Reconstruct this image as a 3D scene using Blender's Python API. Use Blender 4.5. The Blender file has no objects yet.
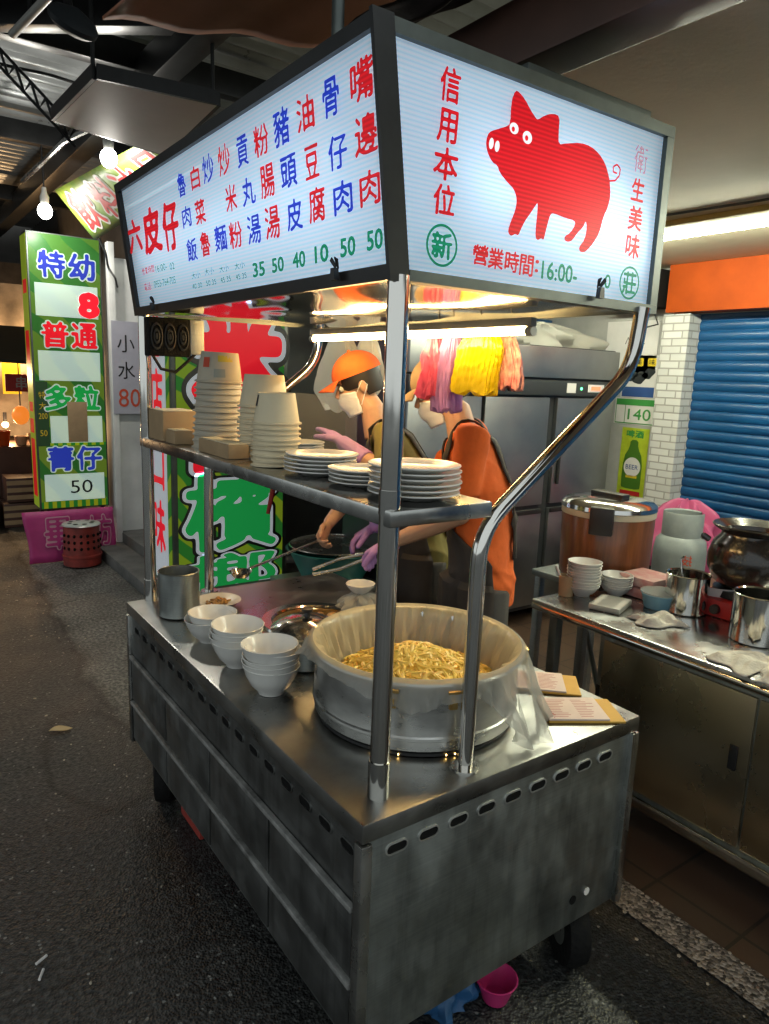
import bpy, bmesh, math, random
import numpy as np
from mathutils import Vector, Matrix
random.seed(7); rng = np.random.default_rng(7)
S = bpy.context.scene
COL = S.collection
PI = math.pi
# ---------------------------------------------------------------- camera
cd = bpy.data.cameras.new("camera"); cam = bpy.data.objects.new("camera", cd); COL.objects.link(cam)
cd.sensor_fit = 'VERTICAL'; cd.sensor_height = 24; cd.lens = 712.24/1024*24
cd.clip_start = 0.05; cd.clip_end = 300
R = ((0.8144, -0.5790, 0.0378), (-0.0795, -0.1759, -0.9812), (0.5748, 0.7961, -0.1893))
rx, up, bk = Vector(R[0]), -Vector(R[1]), -Vector(R[2])
rx.normalize(); bk = (bk - rx*bk.dot(rx)).normalized(); up = bk.cross(rx)
m = Matrix((rx, up, bk)).transposed().to_4x4(); m.translation = (0, 0, 1.7)
cam.matrix_world = m
S.camera = cam
# ---------------------------------------------------------------- world, exposure
W = bpy.data.worlds.new("World"); S.world = W; W.use_nodes = True
WORLD = 0.46
W.node_tree.nodes['Background'].inputs[0].default_value = (0.86, 0.94, 0.95, 1)
W.node_tree.nodes['Background'].inputs[1].default_value = WORLD
S.view_settings.view_transform = 'Standard'; S.view_settings.look = 'None'
S.view_settings.exposure = 0.95; S.view_settings.gamma = 1.0; S.view_settings.use_curve_mapping = False
S.cycles.max_bounces = 9; S.cycles.diffuse_bounces = 4; S.cycles.glossy_bounces = 4
S.cycles.transmission_bounces = 6; S.cycles.transparent_max_bounces = 10
S.cycles.caustics_reflective = False; S.cycles.caustics_refractive = False
S.cycles.sample_clamp_indirect = 4.0; S.cycles.blur_glossy = 0.6
CART_TUBE = 50.0; CEIL_TUBE = 125.0; BULB = 135.0; SIGN = 0.09; LED = 5.3; BOX = 0.135

# ---------------------------------------------------------------- materials
MATS = {}
def _n(nt, t, x=0): return nt.nodes.new(t)
def mat(name, col, rough=0.5, metal=0.0, var=0.0, vscale=8.0, bump=0.0, bscale=60.0, stretch=None, emit=None, estr=0.0,
        alpha=1.0, trans=0.0, spec=0.5, rvar=0.0, coat=0.0, sub=0.0, col2=None, drips=0.0):
    if name in MATS: return MATS[name]
    M = bpy.data.materials.new(name); M.use_nodes = True; nt = M.node_tree; b = nt.nodes['Principled BSDF']
    b.inputs['Roughness'].default_value = rough; b.inputs['Metallic'].default_value = metal
    b.inputs['Specular IOR Level'].default_value = spec
    b.inputs['Base Color'].default_value = (*col, 1)
    b.inputs['Coat Weight'].default_value = coat
    if trans: b.inputs['Transmission Weight'].default_value = trans
    if alpha < 1: b.inputs['Alpha'].default_value = alpha
    if sub: b.inputs['Subsurface Weight'].default_value = sub; b.inputs['Subsurface Scale'].default_value = 0.01
    if emit: b.inputs['Emission Color'].default_value = (*emit, 1); b.inputs['Emission Strength'].default_value = estr
    if var or bump or rvar or col2:
        tc = _n(nt, 'ShaderNodeTexCoord'); mp = _n(nt, 'ShaderNodeMapping')
        nt.links.new(tc.outputs['Object'], mp.inputs[0])
        if stretch: mp.inputs['Scale'].default_value = stretch
        nz = _n(nt, 'ShaderNodeTexNoise'); nz.inputs['Scale'].default_value = vscale; nz.inputs['Detail'].default_value = 6
        nz.inputs['Roughness'].default_value = 0.62
        nt.links.new(mp.outputs[0], nz.inputs['Vector'])
        if var or col2:
            rp = _n(nt, 'ShaderNodeValToRGB'); rp.color_ramp.elements[0].position = 0.32; rp.color_ramp.elements[1].position = 0.68
            a = [max(0, c*(1-var)) for c in col]; z = [min(1, c*(1+var)) for c in col] if not col2 else col2
            rp.color_ramp.elements[0].color = (*a, 1); rp.color_ramp.elements[1].color = (*z, 1)
            nt.links.new(nz.outputs[0], rp.inputs[0]); nt.links.new(rp.outputs[0], b.inputs['Base Color'])
        if drips:
            m4 = _n(nt, 'ShaderNodeMapping'); m4.inputs['Scale'].default_value = (16, 16, 1.1); nt.links.new(tc.outputs['Object'], m4.inputs[0])
            n4 = _n(nt, 'ShaderNodeTexNoise'); n4.inputs['Scale'].default_value = 1.6; n4.inputs['Detail'].default_value = 8; n4.inputs['Roughness'].default_value = .7; nt.links.new(m4.outputs[0], n4.inputs['Vector'])
            m5 = _n(nt, 'ShaderNodeMapping'); m5.inputs['Scale'].default_value = (2, 2, 420); nt.links.new(tc.outputs['Object'], m5.inputs[0])
            n5 = _n(nt, 'ShaderNodeTexNoise'); n5.inputs['Scale'].default_value = 1.0; n5.inputs['Detail'].default_value = 3; nt.links.new(m5.outputs[0], n5.inputs['Vector'])
            r4 = _n(nt, 'ShaderNodeMapRange'); r4.inputs[1].default_value = .50; r4.inputs[2].default_value = .72; r4.inputs[3].default_value = 1; r4.inputs[4].default_value = 1-drips; nt.links.new(n4.outputs[0], r4.inputs[0])
            r5 = _n(nt, 'ShaderNodeMapRange'); r5.inputs[1].default_value = .3; r5.inputs[2].default_value = .7; r5.inputs[3].default_value = .91; r5.inputs[4].default_value = 1.09; nt.links.new(n5.outputs[0], r5.inputs[0])
            mm = _n(nt, 'ShaderNodeMath'); mm.operation = 'MULTIPLY'; nt.links.new(r4.outputs[0], mm.inputs[0]); nt.links.new(r5.outputs[0], mm.inputs[1])
            mx = _n(nt, 'ShaderNodeMixRGB'); mx.blend_type = 'MULTIPLY'; mx.inputs[0].default_value = 1; nt.links.new(rp.outputs[0], mx.inputs[1]); nt.links.new(mm.outputs[0], mx.inputs[2]); nt.links.new(mx.outputs[0], b.inputs['Base Color'])
        if rvar:
            mr = _n(nt, 'ShaderNodeMapRange'); mr.inputs[1].default_value = 0.3; mr.inputs[2].default_value = 0.7
            mr.inputs[3].default_value = max(0.02, rough-rvar); mr.inputs[4].default_value = rough+rvar
            nt.links.new(nz.outputs[0], mr.inputs[0]); nt.links.new(mr.outputs[0], b.inputs['Roughness'])
        if bump:
            n2 = _n(nt, 'ShaderNodeTexNoise'); n2.inputs['Scale'].default_value = bscale; n2.inputs['Detail'].default_value = 4
            nt.links.new(mp.outputs[0], n2.inputs['Vector'])
            bp = _n(nt, 'ShaderNodeBump'); bp.inputs['Strength'].default_value = bump; bp.inputs['Distance'].default_value = 0.01
            nt.links.new(n2.outputs[0], bp.inputs['Height']); nt.links.new(bp.outputs[0], b.inputs['Normal'])
    MATS[name] = M
    return M

STEEL = mat('brushed_steel', (0.50, 0.50, 0.48), 0.25, 1.0, var=0.25, vscale=6, rvar=0.12, bump=0.03, bscale=12)
STEELD = mat('stained_steel', (0.36, 0.385, 0.37), 0.42, 1.0, var=0.14, vscale=9, rvar=0.10, bump=0.05, bscale=14, stretch=(1.3, 1.3, 0.75), drips=.26)
CHROME = mat('polished_steel', (0.62, 0.61, 0.58), 0.12, 1.0, rvar=0.05, vscale=6)
PIPE = mat('pipe_steel', (0.66, 0.64, 0.60), 0.09, 1.0, rvar=0.04, vscale=14)
MIRROR = mat('mirror_steel', (0.66, 0.62, 0.54), 0.06, 1.0, bump=0.05, bscale=3.5)
ALU = mat('worn_aluminium', (0.60, 0.60, 0.58), 0.42, 0.85, var=0.15, vscale=9, rvar=0.12, bump=0.05, bscale=25)
BLACKM = mat('black_frame_paint', (0.018, 0.019, 0.02), 0.35, 0.2, var=0.3, vscale=12)
DARK = mat('hole_shade_box_black', (0.008, 0.008, 0.008), 0.9, spec=.1)  # painted darkness of uncut slots and holes; plain black on the junction box
BLACKP = mat('black_plastic', (0.015, 0.015, 0.016), 0.4)
CHINA = mat('white_china', (0.74, 0.73, 0.69), 0.22, var=0.03, vscale=10)
PAPERB = mat('kraft_white_paper', (0.74, 0.64, 0.44), 0.7, var=0.05, vscale=14)
CARD = mat('brown_cardboard', (0.42, 0.29, 0.16), 0.85, var=0.12, vscale=9)
PAPER = mat('white_paper', (0.72, 0.70, 0.68), 0.8, var=0.04, vscale=8)
WHITEP = mat('white_wall_paint', (0.74, 0.75, 0.73), 0.6, var=0.12, vscale=3, bump=0.08, bscale=30)
SKIN = mat('skin', (0.52, 0.30, 0.19), 0.5, var=0.08, vscale=18, sub=0.15)
ORANGE = mat('orange_cotton', (0.74, 0.135, 0.022), 0.88, var=0.14, vscale=7, bump=1.0, bscale=8)
OLIVE = mat('olive_cotton', (0.17, 0.145, 0.04), 0.88, var=0.12, vscale=10, bump=0.25, bscale=14)
APRON = mat('dark_brown_apron', (0.035, 0.028, 0.024), 0.8, var=0.2, vscale=9, bump=0.25, bscale=12)
TROUSER = mat('grey_trousers', (0.06, 0.058, 0.056), 0.85, var=0.15, vscale=9, bump=0.25, bscale=12)
MASK = mat('surgical_mask', (0.80, 0.84, 0.88), 0.8, bump=0.2, bscale=40)
GLOVE = mat('purple_rubber_glove', (0.42, 0.22, 0.50), 0.5, var=0.08, vscale=16, bump=0.15, bscale=25)
HAIR = mat('black_hair', (0.012, 0.010, 0.009), 0.55)
RED = mat('red_plastic', (0.42, 0.02, 0.02), 0.45, var=0.12, vscale=8)
PINK = mat('magenta_plastic', (0.50, 0.03, 0.16), 0.4)
WOOD = None

def plastic_film(name, col, a, rough=0.3):
    M = mat(name, col, rough, bump=0.35, bscale=22)
    nt = M.node_tree; b = nt.nodes['Principled BSDF']
    tr = _n(nt, 'ShaderNodeBsdfTransparent'); mx = _n(nt, 'ShaderNodeMixShader'); tl = _n(nt, 'ShaderNodeBsdfTranslucent')
    tl.inputs[0].default_value = (*col, 1)
    m1 = _n(nt, 'ShaderNodeMixShader'); m1.inputs[0].default_value = 0.4
    nt.links.new(b.outputs[0], m1.inputs[1]); nt.links.new(tl.outputs[0], m1.inputs[2])
    mx.inputs[0].default_value = a
    nt.links.new(tr.outputs[0], mx.inputs[1]); nt.links.new(m1.outputs[0], mx.inputs[2])
    nt.links.new(mx.outputs[0], nt.nodes['Material Output'].inputs[0])
    return M
FILM = plastic_film('clear_bag_film', (0.72, 0.70, 0.62), 0.55)
GAUZE = plastic_film('warm_lit_gauze', (0.78, 0.67, 0.42), 0.72, 0.8)  # white cloth; yellow base colour paints in the warm tube's light
GAUZEO = plastic_film('outer_gauze', (0.62, 0.60, 0.53), 0.46, 0.6)  # outer hang of the same cloth, greyer and more see-through
ACRYL = plastic_film('acrylic_sheet', (0.75, 0.76, 0.74), 0.06, 0.08)
PINKBAG = plastic_film('pink_bag_film', (0.72, 0.16, 0.34), 0.85)
TEALBAG = plastic_film('teal_bag_film', (0.10, 0.42, 0.46), 0.85)

def emis(name, col, s, diffuse=0.0):
    if name in MATS: return MATS[name]
    M = mat(name, tuple(min(1, c*max(diffuse, .05)) for c in col), 0.4, emit=col, estr=s)
    return M
def backlit(name, col, s, ribs=True, amount=0.22):
    """back-lit sign sheet: glows evenly, passes the light of the tubes behind it, twin-wall ribs"""
    if name in MATS: return MATS[name]
    M = bpy.data.materials.new(name); M.use_nodes = True; nt = M.node_tree; b = nt.nodes['Principled BSDF']
    b.inputs['Base Color'].default_value = (*[c*0.3 for c in col], 1); b.inputs['Roughness'].default_value = 0.3; b.inputs['Specular IOR Level'].default_value = 0.12
    b.inputs['Emission Color'].default_value = (*col, 1); b.inputs['Emission Strength'].default_value = s
    tl = _n(nt, 'ShaderNodeBsdfTranslucent'); tl.inputs[0].default_value = (*col, 1)
    ad = _n(nt, 'ShaderNodeAddShader')
    nt.links.new(b.outputs[0], ad.inputs[0]); nt.links.new(tl.outputs[0], ad.inputs[1])
    nt.links.new(ad.outputs[0], nt.nodes['Material Output'].inputs[0])
    if ribs:
        tc = _n(nt, 'ShaderNodeTexCoord'); wv = _n(nt, 'ShaderNodeTexWave'); wv.bands_direction = 'Z'
        wv.inputs['Scale'].default_value = 36; wv.inputs['Distortion'].default_value = 0.15
        nt.links.new(tc.outputs['Object'], wv.inputs['Vector'])
        mr = _n(nt, 'ShaderNodeMapRange'); mr.inputs[3].default_value = s*(1-amount); mr.inputs[4].default_value = s*(1+amount*.6)
        nt.links.new(wv.outputs['Fac'], mr.inputs[0]); nt.links.new(mr.outputs[0], b.inputs['Emission Strength'])
        m2 = _n(nt, 'ShaderNodeMixRGB'); m2.blend_type = 'MULTIPLY'; m2.inputs[0].default_value = 1; m2.inputs[1].default_value = (*col, 1)
        m3 = _n(nt, 'ShaderNodeMapRange'); m3.inputs[3].default_value = 1-amount*1.4; m3.inputs[4].default_value = 1
        nt.links.new(wv.outputs['Fac'], m3.inputs[0]); nt.links.new(m3.outputs[0], m2.inputs[2]); nt.links.new(m2.outputs[0], tl.inputs[0])
    MATS[name] = M
    return M
SIGNW = backlit('sign_white', (0.70, 0.86, 1.0), SIGN)
SRED = backlit('sign_red', (0.62, 0.008, 0.014), 0.25)
SBLUE = backlit('sign_blue', (0.010, 0.035, 0.42), 0.27)
SGREEN = backlit('sign_green', (0.0, 0.22, 0.10), 0.25)
SBLACK = mat('sign_black_ink', (0.01, 0.01, 0.012), 0.5)
BOXW = backlit('lightbox_white', (0.86, 0.93, 1.0), BOX, False)
BOXR = backlit('lightbox_red', (0.80, 0.015, 0.03), BOX, False)
BOXB = backlit('lightbox_blue', (0.03, 0.05, 0.42), BOX, False)
BOXG = backlit('lightbox_green', (0.015, 0.33, 0.07), BOX*.9, False)
BOXY = backlit('lightbox_lime', (0.45, 0.62, 0.04), BOX*.9, False)

# ---------------------------------------------------------------- mesh builder
ORG = {}
class MB:
    def __init__(s): s.bm = bmesh.new(); s.mats = []; s.mi = 0
    def use(s, m):
        if m not in s.mats: s.mats.append(m)
        s.mi = s.mats.index(m); return s
    def face(s, vs, smooth=False):
        try: f = s.bm.faces.new(vs)
        except ValueError: return None
        f.material_index = s.mi; f.smooth = smooth; return f
    def poly(s, pts, smooth=False): s.face([s.bm.verts.new(p) for p in pts], smooth); return s
    def box(s, a, b, bev=0.0, mtx=None):
        (x0, y0, z0), (x1, y1, z1) = a, b
        x0, x1 = min(x0, x1), max(x0, x1); y0, y1 = min(y0, y1), max(y0, y1); z0, z1 = min(z0, z1), max(z0, z1)
        v = [s.bm.verts.new(p) for p in ((x0,y0,z0),(x1,y0,z0),(x1,y1,z0),(x0,y1,z0),(x0,y0,z1),(x1,y0,z1),(x1,y1,z1),(x0,y1,z1))]
        fs = [s.face([v[i] for i in q]) for q in ((0,3,2,1),(4,5,6,7),(0,1,5,4),(1,2,6,5),(2,3,7,6),(3,0,4,7))]
        if bev:
            es = list({e for f in fs for e in f.edges})
            r = bmesh.ops.bevel(s.bm, geom=es, offset=bev, segments=2, profile=0.6, affect='EDGES')
            for f in r['faces']: f.material_index = s.mi
            v = list({x for f in r['faces'] for x in f.verts} | {x for x in v if x.is_valid})
        if mtx is not None: bmesh.ops.transform(s.bm, matrix=mtx, verts=[x for x in v if x.is_valid])
        return s
    def tube(s, pts, r, n=10, closed=False, cap=True, sy=1.0, upv=None):
        pts = [Vector(p) for p in pts]; k = len(pts)
        rr = r if isinstance(r, (list, tuple)) else [r]*k
        rings = []; u = None
        for i, p in enumerate(pts):
            if closed: t = pts[(i+1) % k]-pts[i-1]
            else: t = pts[min(i+1, k-1)]-pts[max(i-1, 0)]
            if t.length < 1e-9: t = Vector((0, 0, 1))
            t.normalize()
            if u is None:
                h = Vector(upv) if upv is not None else (Vector((0, 0, 1)) if abs(t.z) < .9 else Vector((1, 0, 0)))
                u = h - t*h.dot(t); u.normalize()
            else:
                u = u - t*u.dot(t)
                if u.length < 1e-6: u = t.orthogonal()
                u.normalize()
            w = t.cross(u); ra = rr[i]; ra = ra if isinstance(ra, (tuple, list)) else (ra, ra*sy)
            rings.append([s.bm.verts.new(p + u*math.cos(2*PI*j/n)*ra[0] + w*math.sin(2*PI*j/n)*ra[1]) for j in range(n)])
        for i in range(k if closed else k-1):
            A, B = rings[i], rings[(i+1) % k]
            for j in range(n): s.face([A[j], A[(j+1) % n], B[(j+1) % n], B[j]], True)
        if cap and not closed:
            s.face(rings[0][::-1]); s.face(rings[-1])
        return s
    def lathe(s, prof, loc=(0, 0, 0), n=40, mtx=None, arc=(0, 2*PI), capb=False):
        vs0 = []; rings = []
        full = abs(arc[1]-arc[0]-2*PI) < 1e-6; cnt = n if full else n+1
        for (r, z) in prof:
            if r < 1e-6: rings.append([s.bm.verts.new((loc[0], loc[1], loc[2]+z))])
            else: rings.append([s.bm.verts.new((loc[0]+r*math.cos(arc[0]+(arc[1]-arc[0])*j/n), loc[1]+r*math.sin(arc[0]+(arc[1]-arc[0])*j/n), loc[2]+z)) for j in range(cnt)])
        for A, B in zip(rings, rings[1:]):
            for j in range(n):
                k = (j+1) % cnt
                if len(A) == 1 and len(B) > 1: s.face([A[0], B[k], B[j]], True)
                elif len(B) == 1 and len(A) > 1: s.face([A[j], A[k], B[0]], True)
                elif len(A) > 1: s.face([A[j], A[k], B[k], B[j]], True)
        if mtx is not None: bmesh.ops.transform(s.bm, matrix=mtx, verts=[v for q in rings for v in q])
        return s
    def ball(s, c, r, n=14, mtx=None):
        c = Vector(c); r = r if isinstance(r, (tuple, list)) else (r, r, r)
        M = (mtx or Matrix()).copy(); T = Matrix.Translation(c) @ M @ Matrix.Diagonal((*r, 1))
        q = bmesh.ops.create_uvsphere(s.bm, u_segments=n, v_segments=max(6, n*2//3), radius=1, matrix=T)
        fs = {f for v in q['verts'] for f in v.link_faces}
        for f in fs: f.material_index = s.mi; f.smooth = True
        return s
    def prism(s, pts, d, flip=False):
        """closed polygon pts (3D) swept by vector d"""
        d = Vector(d); a = [s.bm.verts.new(p) for p in pts]; b = [s.bm.verts.new(Vector(p)+d) for p in pts]
        s.face(a); s.face(b[::-1]); n = len(a)
        for i in range(n): s.face([a[i], b[i], b[(i+1) % n], a[(i+1) % n]])
        return s
    def grid(s, nu, nv, fn, smooth=True, wrap=False):
        V = [[s.bm.verts.new(fn(i/(nu if wrap else nu-1), j/(nv-1))) for j in range(nv)] for i in range(nu)]
        for i in range(nu if wrap else nu-1):
            for j in range(nv-1): s.face([V[i][j], V[(i+1) % nu][j], V[(i+1) % nu][j+1], V[i][j+1]], smooth)
        return s

def finish(name, mb, default, org, autosmooth=True):
    me = bpy.data.meshes.new(name)
    bmesh.ops.recalc_face_normals(mb.bm, faces=mb.bm.faces[:])
    if org != (0, 0, 0): bmesh.ops.translate(mb.bm, verts=mb.bm.verts[:], vec=-Vector(org))
    mb.bm.to_mesh(me); mb.bm.free()
    for q in (mb.mats or [default]): me.materials.append(q)
    if autosmooth:
        try: me.set_sharp_from_angle(angle=math.radians(38))
        except Exception: pass
    return me
def P(name, mb, material=None, parent=None, label=None, local=False):
    """a part: one mesh under its thing (or under a part)"""
    org = (0, 0, 0) if local else ORG.get(parent, (0, 0, 0))
    o = bpy.data.objects.new(name, finish(name, mb, material, org)); COL.objects.link(o)
    if parent is not None: o.parent = parent; ORG[o] = ORG.get(parent, (0, 0, 0))
    if label: o['label'] = label
    return o
def T(name, label, cat, loc=(0, 0, 0), group=None, rz=0.0):
    o = bpy.data.objects.new(name, None); COL.objects.link(o); o.location = loc; o.rotation_euler.z = rz
    o.empty_display_size = 0.05
    o['label'] = label; o['category'] = cat
    if group: o['group'] = group
    ORG[o] = tuple(loc); return o
def ONE(name, mb, material, label, cat, loc=(0, 0, 0), group=None):
    o = bpy.data.objects.new(name, finish(name, mb, material, tuple(loc))); COL.objects.link(o); o.location = loc
    o['label'] = label; o['category'] = cat; ORG[o] = tuple(loc)
    if group: o['group'] = group
    return o
def SET(name, mb, material, kind='structure', label=None, cat=None):
    o = bpy.data.objects.new(name, finish(name, mb, material, (0, 0, 0))); COL.objects.link(o); o['kind'] = kind
    if label: o['label'] = label
    if cat: o['category'] = cat
    return o
def DUP(root, loc, label=None, rz=None, group=None, scale=None):
    r = root.copy(); COL.objects.link(r); r.location = loc
    if rz is not None: r.rotation_euler.z = rz
    if scale: r.scale = scale
    if label: r['label'] = label
    if group: r['group'] = group
    for ch in list(root.children):
        c = ch.copy(); COL.objects.link(c); c.parent = r
        for g in list(ch.children):
            d = g.copy(); COL.objects.link(d); d.parent = c
    return r

# ---------------------------------------------------------------- lettering: glyph -> raster -> brush-weight outline mesh
_tri = {}
def glyph_tris(ch):
    if ch in _tri: return _tri[ch]
    c = bpy.data.curves.new('glyph', 'FONT'); c.body = ch; c.size = 1; c.resolution_u = 3
    o = bpy.data.objects.new('glyph', c); COL.objects.link(o)
    dg = bpy.context.evaluated_depsgraph_get(); me = bpy.data.meshes.new_from_object(o.evaluated_get(dg))
    me.calc_loop_triangles()
    v = np.array([q.co[:2] for q in me.vertices]); t = np.array([q.vertices[:] for q in me.loop_triangles])
    tri = v[t] if len(t) else np.zeros((0, 3, 2))
    bpy.data.objects.remove(o); bpy.data.curves.remove(c); bpy.data.meshes.remove(me)
    lo, hi = tri.reshape(-1, 2).min(0), tri.reshape(-1, 2).max(0)
    _tri[ch] = (tri, lo, hi); return _tri[ch]
_fld = {}
def glyph_field(ch, res):
    """raster of the glyph in its bounding box, padded by a quarter; returns field HxW in [0,1]"""
    k = (ch, res)
    if k in _fld: return _fld[k]
    tri, lo, hi = glyph_tris(ch)
    sx = (hi-lo); asp = sx[0]/sx[1]; ny = res; nx = max(6, int(round(res*min(asp, 8))))
    px, py = nx//4 + 3, ny//4 + 3
    if len(ch) > 1: px = ny//4 + 3
    ss = 2; gx = (np.arange((nx+2*px)*ss)+.5)/ss-px; gy = (np.arange((ny+2*py)*ss)+.5)/ss-py
    F = np.zeros((len(gy), len(gx)), bool)
    Q = (tri-lo)/sx*np.array([nx, ny])
    for a, b, c in Q:
        x0, x1 = min(a[0], b[0], c[0]), max(a[0], b[0], c[0]); y0, y1 = min(a[1], b[1], c[1]), max(a[1], b[1], c[1])
        i0, i1 = np.searchsorted(gx, (x0, x1)); j0, j1 = np.searchsorted(gy, (y0, y1))
        if i1 <= i0 or j1 <= j0: continue
        X, Y = np.meshgrid(gx[i0:i1], gy[j0:j1])
        d = lambda p, q: (q[0]-p[0])*(Y-p[1])-(q[1]-p[1])*(X-p[0])
        s1, s2, s3 = d(a, b), d(b, c), d(c, a)
        F[j0:j1, i0:i1] |= ((s1 >= 0) & (s2 >= 0) & (s3 >= 0)) | ((s1 <= 0) & (s2 <= 0) & (s3 <= 0))
    F = F.reshape(ny+2*py, ss, nx+2*px, ss).mean((1, 3))
    _fld[k] = (F, nx, ny, px, py); return _fld[k]
def dist_dilate(F, r):
    """grow by r cells (float), soft edged"""
    if r <= 0: return F
    out = F.copy(); R = int(math.ceil(r))+1
    for dy in range(-R, R+1):
        for dx in range(-R, R+1):
            w = min(1, max(0, r+0.5-math.hypot(dx, dy)))
            if w <= 0: continue
            out = np.maximum(out, w*np.roll(np.roll(F, dy, 0), dx, 1))
    return out
def blur(F, k=1):
    for _ in range(k):
        F = (np.roll(F, 1, 0)+2*F+np.roll(F, -1, 0))/4; F = (np.roll(F, 1, 1)+2*F+np.roll(F, -1, 1))/4
    return F
hash_ = lambda t: sum((i+1)*ord(c)*31 for i, c in enumerate(t))
_gm = {}
def glyph_polys(ch, res, grow):
    """filled iso-polygons (marching squares), coordinates normalised so the glyph box is [-.5,.5]^2"""
    k = (ch, res, grow)
    if k in _gm: return _gm[k]
    F, nx, ny, px, py = glyph_field(ch, res)
    F = dist_dilate(F, grow*res)
    if res >= 44 and grow < .1:      # brush-like swelling and thinning of the strokes
        g = np.random.default_rng(abs(hash_(ch)) % 9999); q = g.uniform(-1, 1, (9, 9)); H, Wd = F.shape
        yy, xx = np.linspace(0, 7.99, H), np.linspace(0, 7.99, Wd); y0, x0 = yy.astype(int), xx.astype(int); fy, fx = (yy-y0)[:, None], (xx-x0)[None, :]
        nz = q[y0][:, x0]*(1-fy)*(1-fx)+q[y0+1][:, x0]*fy*(1-fx)+q[y0][:, x0+1]*(1-fy)*fx+q[y0+1][:, x0+1]*fy*fx
        F = blur(F, 3) - 0.44 - 0.17*nz
    else: F = blur(F, 1) - 0.5
    H, Wd = F.shape; polys = []
    inside = F > 0
    for j in range(H-1):
        row = None
        for i in range(Wd-1):
            q = (inside[j, i], inside[j, i+1], inside[j+1, i+1], inside[j+1, i])
            if not any(q):
                if row is not None: polys.append([(row, j), (i, j), (i, j+1), (row, j+1)]); row = None
                continue
            if all(q):
                if row is None: row = i
                continue
            if row is not None: polys.append([(row, j), (i, j), (i, j+1), (row, j+1)]); row = None
            cs = ((i, j), (i+1, j), (i+1, j+1), (i, j+1)); f = (F[j, i], F[j, i+1], F[j+1, i+1], F[j+1, i]); pl = []
            for a in range(4):
                b = (a+1) % 4
                if f[a] > 0: pl.append(cs[a])
                if (f[a] > 0) != (f[b] > 0):
                    t = f[a]/(f[a]-f[b]); pl.append((cs[a][0]+(cs[b][0]-cs[a][0])*t, cs[a][1]+(cs[b][1]-cs[a][1])*t))
            if len(pl) >= 3: polys.append(pl)
    # T-junction free enough for thin ink; cells -> unit box
    out = [[((x+.5-px)/nx-.5, (y+.5-py)/ny-.5) for x, y in p] for p in polys]
    _gm[k] = out; return out
def ink(mb, ch, place, cx, cy, w, h, res=40, grow=0.0, lift=0.0, slant=0.0):
    """place(u, v, lift) -> world point"""
    for p in glyph_polys(ch, res, grow):
        mb.poly([place(cx+x*w+slant*y*h, cy+y*h, lift) for x, y in p])

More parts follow.
